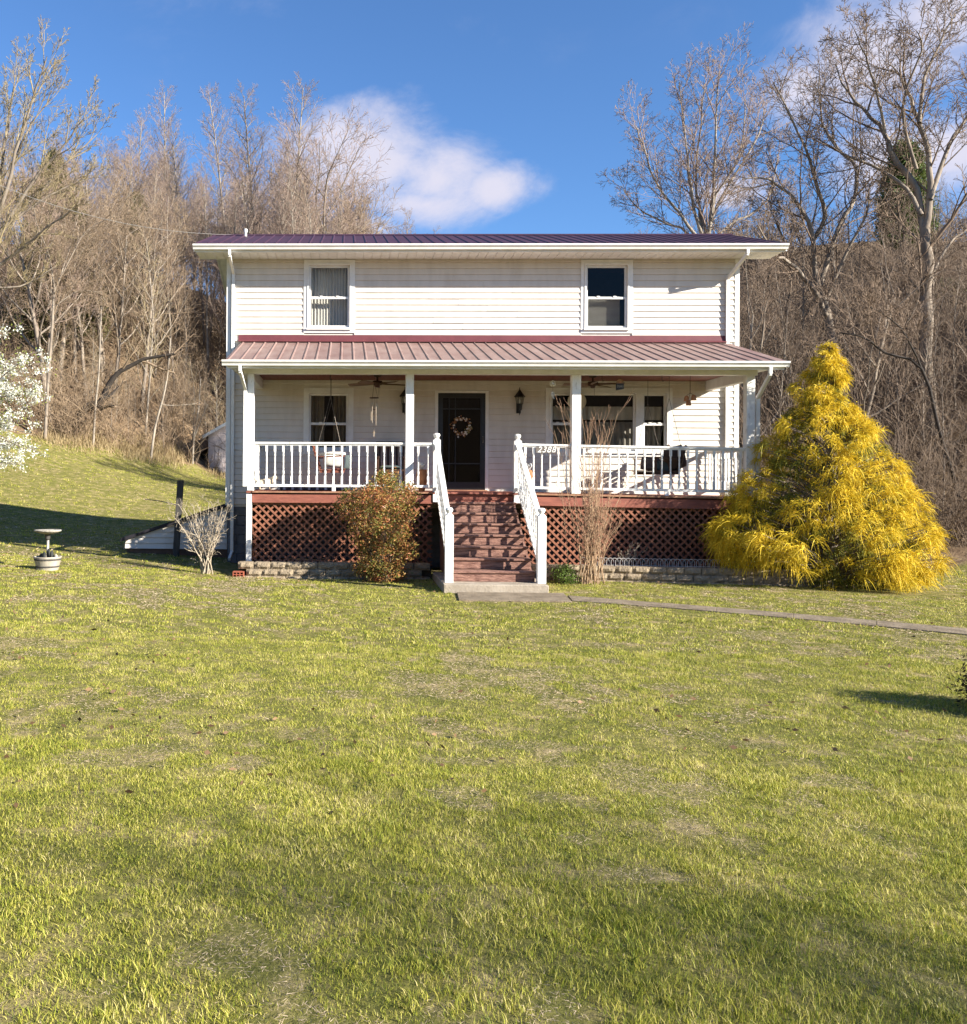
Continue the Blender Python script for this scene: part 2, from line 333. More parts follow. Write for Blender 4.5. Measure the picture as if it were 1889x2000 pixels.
def ground_material():
    m = bpy.data.materials.new('lawn_and_leaf_litter'); m.use_nodes = True; t = m.node_tree; n = t.nodes; l = t.links; b = n['Principled BSDF']; b.inputs['Roughness'].default_value = .95; b.inputs['Specular IOR Level'].default_value = .1
    g = n.new('ShaderNodeNewGeometry')
    def noise(s, d=6):
        z = n.new('ShaderNodeTexNoise'); z.inputs['Scale'].default_value = s; z.inputs['Detail'].default_value = d; z.inputs['Roughness'].default_value = .65; l.new(g.outputs['Position'], z.inputs['Vector']); return z.outputs[0]
    def ramp(v, st):
        c = n.new('ShaderNodeValToRGB'); e = c.color_ramp.elements
        while len(e) < len(st): e.new(.5)
        for k, (p, q) in zip(e, st): k.position = p; k.color = (*q, 1)
        l.new(v, c.inputs[0]); return c.outputs[0]
    lawn = ramp(noise(3.6, 12), [(.3, (.105, .112, .025)), (.5, (.175, .16, .045)), (.7, (.36, .275, .14))])
    lit = ramp(noise(3.1, 10), [(.25, (.075, .048, .03)), (.5, (.20, .135, .08)), (.75, (.33, .24, .14))])
    a = n.new('ShaderNodeAttribute'); a.attribute_name = 'litter'
    ad = n.new('ShaderNodeMath'); ad.operation = 'MULTIPLY_ADD'; l.new(noise(1.3), ad.inputs[0]); ad.inputs[1].default_value = .9; l.new(a.outputs['Fac'], ad.inputs[2])
    st = n.new('ShaderNodeMapRange'); st.inputs[1].default_value = .75; st.inputs[2].default_value = 1.05; l.new(ad.outputs[0], st.inputs[0])
    mx2 = n.new('ShaderNodeMix'); mx2.data_type = 'RGBA'; l.new(st.outputs[0], mx2.inputs[0]); l.new(lawn, mx2.inputs[6]); l.new(lit, mx2.inputs[7]); l.new(mx2.outputs[2], b.inputs['Base Color'])
    bp = n.new('ShaderNodeBump'); bp.inputs['Strength'].default_value = .7; bp.inputs['Distance'].default_value = .06; l.new(noise(14, 10), bp.inputs['Height']); l.new(bp.outputs[0], b.inputs['Normal'])
    return m
GM = ground_material()
gme = np_mesh('ground', np.stack([GX, GY, GZ], -1).reshape(-1, 3), FQ, GM, True)
la = gme.attributes.new('litter', 'FLOAT', 'POINT')
dist = GY-wood_edge(GX); lv = np.clip(dist/1.6+.4, 0, 1); lv = np.where((GY < -14), np.clip((-14-GY)/8, 0, 1), lv); lv = np.where(GX < -26, np.maximum(lv, np.clip((-26-GX)/6, 0, 1)), lv)
la.data.foreach_set('value', lv.ravel().astype(np.float32))
ground = link(bpy.data.objects.new('ground', gme)); tag(ground, kind='structure')
# ------------------------------------------------------------------ the house
random.seed(11)
XL, XR, YW, YB = -2.5, 8.1, 18.7, 22.55
Z0S, ZT, CRS = 1.29, 6.44, .127                          # siding bottom, top, course height
H = thing('farmhouse', 'white two-storey farmhouse with maroon metal roofs and a full front porch', 'house', (2.8, 20.6, 0))
DZ = lambda x: 0.0 if x < 2.5 else -.013*(x-2.5)         # the old porch has settled a little to the right
WIN = [(-.896, .175, 4.90, 6.425), (4.86, 5.93, 4.90, 6.425), (-.885, .158, 2.354, 3.743), (4.152, 6.755, 2.347, 3.765)]
DOOR = (1.855, 2.97, 1.60, 3.70)
holes = [(a+.1, b-.1, c+.1, d-.1) for a, b, c, d in WIN] + [(DOOR[0]+.06, DOOR[1]-.06, 1.55, DOOR[3]-.05)]
def holed_wall(x0, x1, z0, z1, y0, y1, holes):
    xs = sorted({x0, x1, *[h[0] for h in holes], *[h[1] for h in holes]}); zs = sorted({z0, z1, *[h[2] for h in holes], *[h[3] for h in holes]})
    mb = MB()
    for k in range(len(zs)-1):
        run = None
        for i in range(len(xs)):
            solid = i < len(xs)-1 and not any(h[0] <= (xs[i]+xs[i+1])/2 <= h[1] and h[2] <= (zs[k]+zs[k+1])/2 <= h[3] for h in holes)
            if solid and run is None: run = xs[i]
            if not solid and run is not None: mb.box(run, xs[i], y0, y1, zs[k], zs[k+1]); run = None
    return mb
front = holed_wall(XL+.01, XR-.01, 1.25, ZT+.02, YW, YW+.14, holes).build('front_wall', SIDING, H)
def course(y, z, h): return [(y, z+.002), (y-.021, z+.007), (y-.023, z+.012), (y-.023, z+.018), (y-.005, z+h), (y, z+h)]
def siding_runs(z, x0, x1):
    cuts = [w for w in WIN+[DOOR] if w[2] < z+CRS-.02 and w[3] > z+.02]
    x = x0
    for w in sorted(cuts):
        if w[0] > x: yield x, w[0]+.01
        x = w[1]-.01
    yield x, x1
z = Z0S; k = 0
while z < ZT-.01:
    if not 3.95 < z < 4.6:
        for a, b in siding_runs(z, XL+.07, XR-.07):
            seams = []
            if b-a > 3.2: seams = [a+(b-a)*((k*.37) % .5+.25)]
            e = [a]+seams+[b]
            for q in range(len(e)-1):
                MB().prism(course(YW-.0025*(q % 2), z, min(CRS, ZT-z)), 'x', e[q], e[q+1]-(.003 if q < len(e)-2 else 0)).build('siding_board', SIDING, front)
    z += CRS; k += 1
# side and back walls
def gable_wall(x0, x1): return MB().prism([(YW+.14, 1.25), (YB, 1.25), (YB, 6.5), (20.62, 7.38), (YW+.14, 6.5)], 'x', x0, x1)
lw = gable_wall(XL+.01, XL+.14).build('side_wall', SIDING, H); rw = gable_wall(XR-.14, XR-.01).build('side_wall', SIDING, H)
bw = boxo('back_wall', XL+.14, XR-.14, YB-.14, YB, 1.25, 6.5, SIDING, H)
for wx, sgn, wl in ((XL+.01, -1, lw), (XR-.01, 1, rw)):
    z = Z0S
    while z < 6.42:
        pr = [(wx, z), (wx+sgn*.017, z+.003), (wx+sgn*.017, z+.012), (wx+sgn*.004, z+CRS), (wx, z+CRS)]
        MB().prism(pr, 'y', YW+.075, YB-.02).build('siding_board', SIDING, wl); z += CRS
for x0, x1 in ((XL-.015, XL+.075), (XR-.075, XR+.015)):
    mb = MB().box(x0, x1, YW-.026, YW-.001, Z0S-.01, ZT)
    xs = x0 if x0 < 0 else x1
    mb.box(xs-.001 if x0 < 0 else xs-.025, xs+.025 if x0 < 0 else xs+.001, YW-.0005, YW+.085, Z0S-.01, ZT)
    mb.build('corner_board', WHITE, H)
boxo('darkening_panel', XL+.16, XR-.16, YW+1.5, YW+1.6, 1.3, 6.5, DARK, H)  # unseen dark panel added to keep the rooms black behind the windows
boxo('interior_floor', XL+.15, XR-.15, YW+.15, YB-.15, 4.2, 4.35, DARK, H); boxo('interior_floor', XL+.15, XR-.15, YW+.15, YB-.15, 1.4, 1.52, DARK, H)  # upper slab added so light does not leak between storeys
# foundation
fnd = boxo('foundation', XL+.05, XR-.05, YW+.06, YB-.1, -.3, 1.28, CBLOCK, H)
for r in range(7):
    zz = -.14+.2*r
    for c in range(-1, 4):
        x0 = XL+.03+c*.4+(.2 if r % 2 else 0); x1 = x0+.392; x0 = max(x0, XL+.03)
        if x1 > x0+.05: boxo('foundation_block', x0, x1, YW+.02, YW+.058, zz+.004, min(zz+.196, 1.279), CBLOCK, fnd, .004)
# windows
def ring(mb, x0, x1, z0, z1, w, y0, y1):
    mb.box(x0, x1, y0, y1, z1-w, z1); mb.box(x0, x1, y0, y1, z0, z0+w); mb.box(x0, x0+w, y0, y1, z0+w, z1-w); mb.box(x1-w, x1, y0, y1, z0+w, z1-w); return mb
def sash_pair(par, x0, x1, z0, z1, zm):
    for a, b, dy in ((zm-.015, z1, .035), (z0, zm+.015, .004)):
        ring(MB(), x0, x1, a, b, .042, YW+dy, YW+dy+.03).build('sash', WHITE, par)
        boxo('pane', x0+.038, x1-.038, YW+dy+.012, YW+dy+.018, a+.038, b-.038, GLASS, par)
    mb = MB()
    for t in (.3, .7): mb.box(x0+(x1-x0)*t-.03, x0+(x1-x0)*t+.03, YW-.012, YW+.03, zm+.015, zm+.035)
    mb.build('sash_lock', WHITE, par)
def window(x0, x1, z0, z1, zm):
    mb = ring(MB(), x0, x1, z0, z1, .075, YW-.03, YW+.001); ring(mb, x0+.075, x1-.075, z0+.075, z1-.075, .035, YW-.045, YW+.10)
    mb.box(x0+.06, x1-.06, YW-.07, YW-.0455, z0+.06, z0+.095)
    w = mb.build('window', WHITE, H); sash_pair(w, x0+.112, x1-.112, z0+.112, z1-.112, zm); return w
for i, (a, b, c, d) in enumerate(WIN[:3]): window(a, b, c, d, {0: 5.64, 1: 5.64, 2: 3.0}[i])
a, b, c, d = WIN[3]
mb = ring(MB(), a, b, c, d, .075, YW-.03, YW+.001); ring(mb, a+.075, b-.075, c+.075, d-.075, .035, YW-.045, YW+.10)
mb.box(a+.06, b-.06, YW-.07, YW-.0455, c+.06, c+.095)
M1, M2 = 4.80, 6.08
for m_ in (M1, M2): mb.box(m_-.075, m_+.075, YW-.04, YW+.10, c+.11, d-.11)
w = mb.build('window', WHITE, H)
sash_pair(w, a+.112, M1-.077, c+.112, d-.112, 3.02); sash_pair(w, M2+.077, b-.112, c+.112, d-.112, 3.02)
ring(MB(), M1+.077, M2-.077, c+.112, d-.112, .04, YW+.01, YW+.045).build('sash', WHITE, w)
boxo('pane', M1+.113, M2-.113, YW+.025, YW+.031, c+.148, d-.148, GLASS, w)
# front door: black storm door with bars over a dark inner door
a, b, c, d = DOOR
mb = MB().box(a, b, YW-.03, YW+.10, d-.05, d); mb.box(a, a+.065, YW-.03, YW+.10, 1.62, d-.05); mb.box(b-.065, b, YW-.03, YW+.10, 1.62, d-.05); mb.build('door_frame', WHITE, H)
x0, x1, zd, zu = a+.068, b-.068, 1.635, d-.053
mb = MB().box(x0, x1, YW-.02, YW+.02, zu-.10, zu); mb.box(x0, x1, YW-.02, YW+.02, zd, zd+.16); mb.box(x0, x0+.10, YW-.02, YW+.02, zd+.16, zu-.1); mb.box(x1-.1, x1, YW-.02, YW+.02, zd+.16, zu-.1)
dr = mb.build('storm_door', BLACK, H)
boxo('pane', x0+.098, x1-.098, YW+.002, YW+.008, zd+.158, zu-.098, GLASSD, dr)
for t in (1, 2): boxo('security_bar', x0+.1+t*(x1-x0-.2)/6-.007, x0+.1+t*(x1-x0-.2)/6+.007, YW-.016, YW-.002, zd+.16, zu-.1, BLACK, dr)
for zz in (2.18, 3.32): boxo('cross_bar', x0+.1, x1-.1, YW-.0165, YW-.0015, zz-.012, zz+.012, BLACK, dr)
MB().tube([(x1-.05, YW-.02, 2.62), (x1-.05, YW-.07, 2.62), (x1-.05, YW-.07, 2.74), (x1-.05, YW-.02, 2.74)], .011, 6).build('handle', STEEL, dr)
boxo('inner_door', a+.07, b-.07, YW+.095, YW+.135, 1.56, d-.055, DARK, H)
boxo('threshold', a+.02, b-.02, YW-.05, YW+.12, 1.60, 1.633, DECKEDGE, H)
# upper roof
YE, ZE, YR, ZR = 17.97, 6.585, 20.62, 7.46; RX0, RX1 = -3.10, 8.76
sl_ = (ZR-ZE)/(YR-YE); nrm = Vector((0, -sl_, 1)).normalized()
def roof_slab(y0, z0, y1, z1, x0, x1, t, m, name):
    n_ = Vector((0, -(z1-z0), (y1-y0))).normalized()*t
    return MB().prism([(y0, z0), (y1, z1), (y1-n_.y, z1-abs(n_.z)), (y0-n_.y, z0-abs(n_.z))], 'x', x0, x1).build(name, m, H)
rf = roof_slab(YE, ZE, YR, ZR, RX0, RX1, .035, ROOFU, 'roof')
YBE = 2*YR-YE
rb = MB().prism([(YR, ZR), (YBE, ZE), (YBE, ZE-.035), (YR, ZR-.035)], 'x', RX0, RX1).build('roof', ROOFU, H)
def rib_mesh(y0, z0, y1, z1, m):
    n_ = Vector((0, -(z1-z0), (y1-y0))).normalized(); q = []
    for y, z in ((y0-.012, z0-.012*(z1-z0)/(y1-y0)), (y1, z1)):
        for dx, h in ((-.024, .001), (-.009, .016), (.009, .016), (.024, .001)): q.append((dx, y+n_.y*h, z+n_.z*h))
    return MB().add(q, [(0, 1, 2, 3), (7, 6, 5, 4), (0, 4, 5, 1), (1, 5, 6, 2), (2, 6, 7, 3), (3, 7, 4, 0)]).mesh('roof_rib', m)
rm = rib_mesh(YE, ZE, YR, ZR, ROOFU); rm2 = rib_mesh(YBE, ZE, YR, ZR, ROOFU)
x = RX0+.06
while x < RX1-.03:
    place('roof_rib', rm, (x, 0, 0), rf); place('roof_rib', rm2, (x, 0, 0), rb); x += .2286
MB().prism([(YR-.13, ZR-.035), (YR, ZR+.03), (YR+.13, ZR-.035), (YR, ZR+.012)], 'x', RX0-.01, RX1+.01).build('ridge_cap', ROOFU, H)
for xa, xb in ((RX0-.005, RX0+.02), (RX1-.02, RX1+.005)):
    MB().prism([(YE+.06, ZE-.02), (YR, ZR-.04), (YBE-.06, ZE-.02), (YBE-.06, ZE-.17), (YR, ZR-.2), (YE+.06, ZE-.145)], 'x', xa, xb).build('rake_board', WHITE, H)
for xa, xb in ((RX0+.021, XL-.002), (XR+.002, RX1-.021)):
    MB().prism([(YW+.03, 6.66), (YR, ZR-.16), (YBE-.1, ZE-.12), (YBE-.1, ZE-.14), (YR, ZR-.18), (YW+.03, 6.64)], 'x', xa, xb).build('rake_soffit', WHITE, H)
boxo('fascia', RX0+.021, RX1-.021, 18.068, 18.09, 6.435, 6.60, WHITE, H); boxo('fascia', RX0+.021, RX1-.021, YBE-.1, YBE-.08, 6.435, 6.57, WHITE, H)
sf = boxo('soffit', RX0+.022, RX1-.022, 18.091, YW+.03, 6.452, 6.462, WHITE, H)
sm = MB().prism([(0, 6.452), (0, 6.444), (.008, 6.440), (.165, 6.440), (.173, 6.444), (.173, 6.452)], 'y', 18.091, YW-.001).mesh('soffit_panel', WHITE)
x = RX0+.024
while x < RX1-.19: place('soffit_panel', sm, (x, 0, 0), sf); x += .18
def gutter(y, z, x0, x1):
    p = [(y, z), (y-.072, z), (y-.085, z+.035), (y-.118, z+.068), (y-.118, z+.10), (y-.108, z+.10), (y-.104, z+.085), (y, z+.085)]
    g = MB().prism(p, 'x', x0, x1).build('gutter', WHITE, H)
    return g
gutter(18.067, 6.475, RX0-.012, RX1+.012)
# porch roof
PX0, PX1, PYE, PZE, PZW = -2.20, 7.90, 16.18, 4.0, 4.70
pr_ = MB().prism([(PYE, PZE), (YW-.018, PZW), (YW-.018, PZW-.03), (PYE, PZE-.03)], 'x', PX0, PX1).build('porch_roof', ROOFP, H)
pm = rib_mesh(PYE, PZE, YW-.02, PZW, ROOFP); x = PX0+.05
while x < PX1-.02: place('roof_rib', pm, (x, 0, 0), pr_); x += .2286
MB().prism([(YW-.019, PZW+.02), (YW-.03, PZW+.02), (YW-.12, PZW+.0), (YW-.12, PZW+.012), (YW-.04, PZW+.045), (YW-.024, 4.85), (YW-.019, 4.85)], 'x', XL+.24, XR-.27).build('flashing', FLASH, H)
gutter(16.275, 3.905, PX0-.06, PX1+.03)
boxo('porch_fascia', PX0+.02, PX1-.02, 16.276, 16.30, 3.865, 3.965, WHITE, H)
boxo('porch_soffit', PX0+.02, PX1-.02, 16.301, 16.70, 3.905, 3.92, WHITE, H)
boxo('porch_beam', PX0+.28, PX1-.3, 16.701, 16.86, 3.815, 4.02, WHITE, H)
for xa, xb in ((-1.87, -1.74), (7.43, 7.57)): boxo('porch_end_beam', xa, xb, 16.861, YW-.02, 3.72, 3.95, WHITE, H)
for xa, xb in ((PX0+.022, PX0+.04), (PX1-.04, PX1-.022)):
    MB().prism([(16.305, 3.925), (16.305, 4.0), (YW-.03, 4.655), (YW-.03, 3.94)], 'x', xa, xb).build('porch_gable_panel', WHITE, H)
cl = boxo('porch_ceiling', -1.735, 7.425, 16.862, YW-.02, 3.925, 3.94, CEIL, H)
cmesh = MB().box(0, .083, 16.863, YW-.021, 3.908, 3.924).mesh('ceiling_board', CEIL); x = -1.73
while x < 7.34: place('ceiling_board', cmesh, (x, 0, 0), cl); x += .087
for xa, xb in ((PX0+.05, -1.875), (7.575, PX1-.05)): boxo('porch_soffit', xa, xb, 16.701, YW-.03, 3.925, 3.938, WHITE, H)
# porch posts
PYC = 16.79
for xa, xb in ((-1.845, -1.725), (1.116, 1.268), (4.198, 4.366), (7.405, 7.56)):
    zb = 1.62+DZ(xa)
    p_ = boxo('porch_post', xa, xb, PYC-.075, PYC+.075, zb, 3.8145, WORN, H, .006)
for xa in (-1.86, 7.45): boxo('support_post', xa, xa+.10, 16.72, 16.82, -.1, 1.555+DZ(xa), WORN, H, .005)
for xa in (.3, 1.45, 3.4, 4.6, 6.0): boxo('pier_post', xa, xa+.1, 17.0, 17.1, -.2, 1.38, DBROWN, H)
# deck
dk = MB().beam((-1.85, 17.74, 1.52), (2.5, 17.74, 1.52), 1.9, .09).beam((2.5, 17.74, 1.52), (7.6, 17.74, 1.52+DZ(7.6)), 1.9, .09).build('porch_deck', REDWOOD, H)
x = -1.86; k = 0
while x < 7.5:
    o = boxo('deck_board', x, x+.137, 16.735-random.uniform(0, .012), YW-.03, 1.581+DZ(x), 1.618+DZ(x)-random.uniform(0, .003), REDWOOD, dk); x += .1415
rimL = MB().beam((-1.75, 16.77, 1.478), (1.62, 16.77, 1.478), .035, .16).build('rim_joist', REDWOOD, H)
rimR = MB().beam((3.29, 16.77, 1.462), (7.42, 16.77, 1.405), .035, .165).build('rim_joist', REDWOOD, H)
edl = MB().beam((-1.75, 16.728, 1.60), (1.62, 16.728, 1.60), .025, .03).build('deck_edge_strip', DECKEDGE, H)
edr = MB().beam((3.30, 16.728, 1.59), (7.45, 16.728, 1.535), .025, .03).build('deck_edge_strip', DECKEDGE, H)
boxo('rim_joist', 1.625, 3.285, 16.805, 16.84, 1.40, 1.56, REDWOOD, H)
# lattice skirts
def lattice(x0, x1, z0, z1):
    base = MB().box(x0, x1, 16.836, 16.85, z0, z0+.04).box(x0, x1, 16.836, 16.85, z1-.04, z1).build('lattice_panel', LATTICE, H)
    s = .153; w = .026
    for sg, y in ((-1, 16.815), (1, 16.8255)):
        t = x0-(z1-z0)
        while t < x1+(z1-z0):
            # centre line x = t + sg*(z-z0) clipped to the panel
            pts = []
            za, zb = z0+.003, z1-.003
            xa, xb = (t, t+(z1-z0)) if sg > 0 else (t+(z1-z0), t)
            f = lambda zz: xa+(xb-xa)*(zz-z0)/(z1-z0)
            g = lambda xx: z0+(xx-xa)*(z1-z0)/(xb-xa)
            lo_, hi_ = za, zb
            if min(f(za), f(zb)) < x0:
                zc = g(x0+.002)
                if f(za) < x0: lo_ = max(lo_, zc)
                else: hi_ = min(hi_, zc)
            if max(f(za), f(zb)) > x1:
                zc = g(x1-.002)
                if f(za) > x1: lo_ = max(lo_, zc)
                else: hi_ = min(hi_, zc)
            if hi_-lo_ > .05 and x0 <= f((lo_+hi_)/2) <= x1:
                a_ = Vector((f(lo_), y, lo_)); b_ = Vector((f(hi_), y, hi_)); sx = w
                q = [(a_.x-sx, y-.004, a_.z), (a_.x+sx, y-.004, a_.z), (b_.x+sx, y-.004, b_.z), (b_.x-sx, y-.004, b_.z)]
                q += [(p[0], y+.005, p[2]) for p in q]
                MB().add(q, [(0, 1, 2, 3), (7, 6, 5, 4), (0, 4, 5, 1), (1, 5, 6, 2), (2, 6, 7, 3), (3, 7, 4, 0)]).build('lattice_slat', LATTICE, base)
            t += s
lattice(-1.74, 1.62, .22, 1.395); lattice(3.30, 7.44, .22, 1.375)
for xa in (-1.80, 7.43):
    sk_ = boxo('end_skirt', xa, xa+.02, 16.86, YW+.058, -.1, 1.42, LATTICE, H)  # unseen solid ends, added to keep sun out from under the deck
    for k in range(12): boxo('skirt_board', xa-.012, xa-.0005, 16.87+k*.15, 16.87+k*.15+.143, -.05, 1.41, LATTICE, sk_)
# stairs
NR, RISE, RUN = 8, .181, .29
st = thing_st = MB().prism([(14.84, .175), (16.80, .175), (16.80, 1.42), (16.6, 1.40)], 'x', 1.775, 1.81).prism([(14.84, .175), (16.80, .175), (16.80, 1.42), (16.6, 1.40)], 'x', 3.10, 3.135).build('stairs', STEPWOOD, H)
for i in range(NR):
    zt = .17+RISE*(i+1); yf = 14.80+RUN*i
    boxo('riser', 1.78, 3.13, yf+.03, yf+.05, zt-RISE+.004, zt-.04, STEPWOOD, st)
    if i < NR-1:
        for q in range(2): boxo('tread', 1.772-random.uniform(0, .01), 3.138+random.uniform(0, .008), yf+q*.152, yf+q*.152+.147, zt-.038-.002*q, zt-.002*q-random.uniform(0, .003), STEPWOOD, st, .006)
# newels
def newel(x, y, z0, h):
    mb = MB().box(x-.068, x+.068, y-.068, y+.068, z0, z0+h-.13)
    mb.lathe([(.062, h-.13), (.064, h-.12), (.05, h-.11), (.034, h-.095), (.05, h-.075), (.066, h-.04), (.055, h-.012), (.025, h)], (x, y, z0), 14)
    return mb.build('newel_post', WORN, H)
NX0, NX1 = 1.705, 3.212
newel(NX0, 16.80, 1.43, 1.29); newel(NX1, 16.80, 1.42, 1.29); newel(NX0, 14.72, .17, 1.23); newel(NX1, 14.72, .17, 1.23)
# railings
def baluster_mesh(h, m):
    a = .16; mb = MB().box(-.02, .02, -.02, .02, 0, a).box(-.02, .02, -.02, .02, h-a*.75, h)
    mb.lathe([(.021, a), (.013, a+.02), (.02, a+.05), (.021, a+.08), (.013, a+.12), (.0175, a+.14), (.0135, a+.16), (.0145, h*.6), (.013, h-a*.75-.09), (.019, h-a*.75-.07), (.013, h-a*.75-.05), (.019, h-a*.75)], (0, 0, 0), 8, False)
    return mb.mesh('baluster', m)
BAL = baluster_mesh(.735, WORN)
def rail_seg(a, b, n, bal=BAL, mid=True):
    """a, b: deck-level ends of a rail run"""
    a = Vector(a); b = Vector(b); up = Vector((0, 0, 1))
    t = MB().beam(a+up*.90, b+up*.90, .085, .036).beam(a+up*.868, b+up*.868, .04, .028).build('railing', WORN, H)
    MB().beam(a+up*.10, b+up*.10, .042, .045).build('bottom_rail', WORN, t)
    for i in range(n):
        p = a.lerp(b, (i+.5)/n); o = place('baluster', bal, p+up*.121, t)
    if mid:
        p = a.lerp(b, .53); boxo('rail_foot', p.x-.035, p.x+.035, p.y-.018, p.y+.018, p.z, p.z+.077, WORN, t)
    return t
ZD = 1.62
rail_seg((-1.724, 16.79, ZD), (1.115, 16.79, ZD), 18); rail_seg((1.269, 16.79, ZD), (1.636, 16.79, ZD), 2, mid=False)
rail_seg((3.281, 16.79, ZD-.005), (4.197, 16.79, ZD+DZ(4.2)), 6, mid=False); rail_seg((4.367, 16.79, ZD+DZ(4.37)), (7.404, 16.79, ZD+DZ(7.4)), 19)
rail_seg((-1.785, 16.866, ZD), (-1.785, 18.66, ZD), 11, mid=False); rail_seg((7.48, 16.866, ZD+DZ(7.4)), (7.48, 18.66, ZD+DZ(7.4)), 12, mid=False)
STB = baluster_mesh(.70, WORN)
for nx_ in (NX0, NX1):
    a = Vector((nx_, 16.731, 2.50)); b = Vector((nx_, 14.789, 1.20))
    t = MB().beam(a, b, .09, .036).beam(a-UZ*.035, b-UZ*.035, .04, .03).build('stair_railing', WORN, H)
    MB().beam(a-UZ*.80, b-UZ*.80, .042, .045).build('bottom_rail', WORN, t)
    for i in range(13): p = a.lerp(b, (i+.5)/13); place('baluster', STB, p-UZ*.765, t)
# downspouts
def spout(pts, w=.066, d=.05, name='downspout'):
    mb = MB()
    for p, q in zip(pts[:-1], pts[1:]): mb.beam(p, q, w, d, (0, -1, 0) if abs(Vector(q).z-Vector(p).z) > .2 and abs(Vector(q).y-Vector(p).y) < .05 else (1, 0, 0))
    return mb.build(name, WHITE, H)
spout([(-2.37, 18.01, 6.474), (-2.37, 18.01, 6.36), (-2.37, YW-.05, 6.14), (-2.37, YW-.05, .30), (-2.40, YW-.22, .16)])
spout([(7.98, 18.01, 6.474), (7.98, 18.01, 6.38), (7.86, YW-.05, 6.03), (7.86, YW-.05, 4.66)])
spout([(-1.93, 16.22, 3.905), (-1.93, 16.22, 3.80), (-1.88, 16.68, 3.52), (-1.885, 16.68, 1.7)])
spout([(7.60, 16.22, 3.905), (7.60, 16.22, 3.78), (7.62, 16.74, 3.40), (7.62, 16.74, .35)])
spout([(7.86, YW-.05, 3.90), (7.86, YW-.05, .3)])
# roof vent pipe
MB().lathe([(.03, 0), (.03, .17), (.042, .17), (.042, .24), (.025, .25)], (-2.32, 20.4, 7.30), 10).build('vent_pipe', WHITE, H)
# concrete landing
ld = MB().box(1.59, 3.27, 14.42, 16.3, -.15, .17).build('stair_landing', CONC, H, bevel=.01)
# ------------------------------------------------------------------ curtains and blinds behind the glass
def wavy_sheet(x0, x1, z0, z1, y, amp, n, waves):
    mb = MB(); vs = []; fs = []
    for i in range(n+1):
        t = i/n; x = x0+(x1-x0)*t; yy = y+amp*math.sin(t*waves*2*math.pi)+amp*.4*math.sin(t*waves*5.3+1)
        vs += [(x, yy, z0), (x, yy, z1), (x, yy+.004, z0), (x, yy+.004, z1)]
    for i in range(n):
        a = i*4; b = a+4; fs += [(a, b, b+1, a+1), (a+2, a+3, b+3, b+2), (a, a+2, b+2, b), (a+1, b+1, b+3, a+3)]
    return mb.add(vs, fs)
tag(wavy_sheet(-.78, .06, 4.97, 6.36, YW+.20, .015, 90, 13).build('curtain', CURTAIN), 'white pleated sheer curtain behind the left upstairs window', 'curtain')
mb = MB()
for i in range(26): mb.beam((4.99, YW+.17, 5.03+i*.0235), (5.72, YW+.17, 5.03+i*.0235), .022, .0025, (0, .5, 1))
bo = thing('window_blind', 'half-lowered slatted blind behind the right upstairs window', 'blind', (5.36, YW+.17, 5.0))
mb.build('slats', CURTAIN, bo); boxo('head_rail', 4.98, 5.73, YW+.15, YW+.19, 5.645, 5.68, CURTAIN, bo)
CURT2 = mat('tan_curtain', (.30, .25, .19), (.22, .18, .14), 3, .9, coord='World')
tag(wavy_sheet(-.78, -.46, 2.45, 3.65, YW+.25, .02, 40, 4).build('curtain', CURT2), 'tan curtain at the left side of the porch window by the swing', 'curtain')
tag(wavy_sheet(-.27, .05, 2.45, 3.65, YW+.25, .02, 40, 4).build('curtain', CURT2), 'tan curtain at the right side of the porch window by the swing', 'curtain')
CURT3 = mat('pale_band_cloth', (.62, .57, .50), (.5, .46, .4), 3, .9, coord='World')
tag(wavy_sheet(4.27, 6.64, 3.12, 3.4, YW+.26, .012, 90, 16).build('window_band', CURT3), 'pale band across the big triple window, lightened in place of reflections', 'curtain')  # band paled to lift the dark panes in place of reflections
tag(wavy_sheet(4.27, 6.64, 2.42, 3.08, YW+.30, .02, 120, 22).build('curtain', mat('grey_reflection_sheer', (.42, .39, .35), (.32, .3, .27), 3, .9, coord='World', trans=.3)), 'added grey sheer standing in for reflections in the big triple window', 'curtain')  # added sheer, greys the lower panes in place of screen and reflection
tag(wavy_sheet(2.02, 2.80, 3.32, 3.52, YW+.07, .006, 60, 9).build('door_valance', mat('dim_lace', (.3, .29, .27), None, 4, .9)), 'short lace valance inside the black storm door', 'curtain')

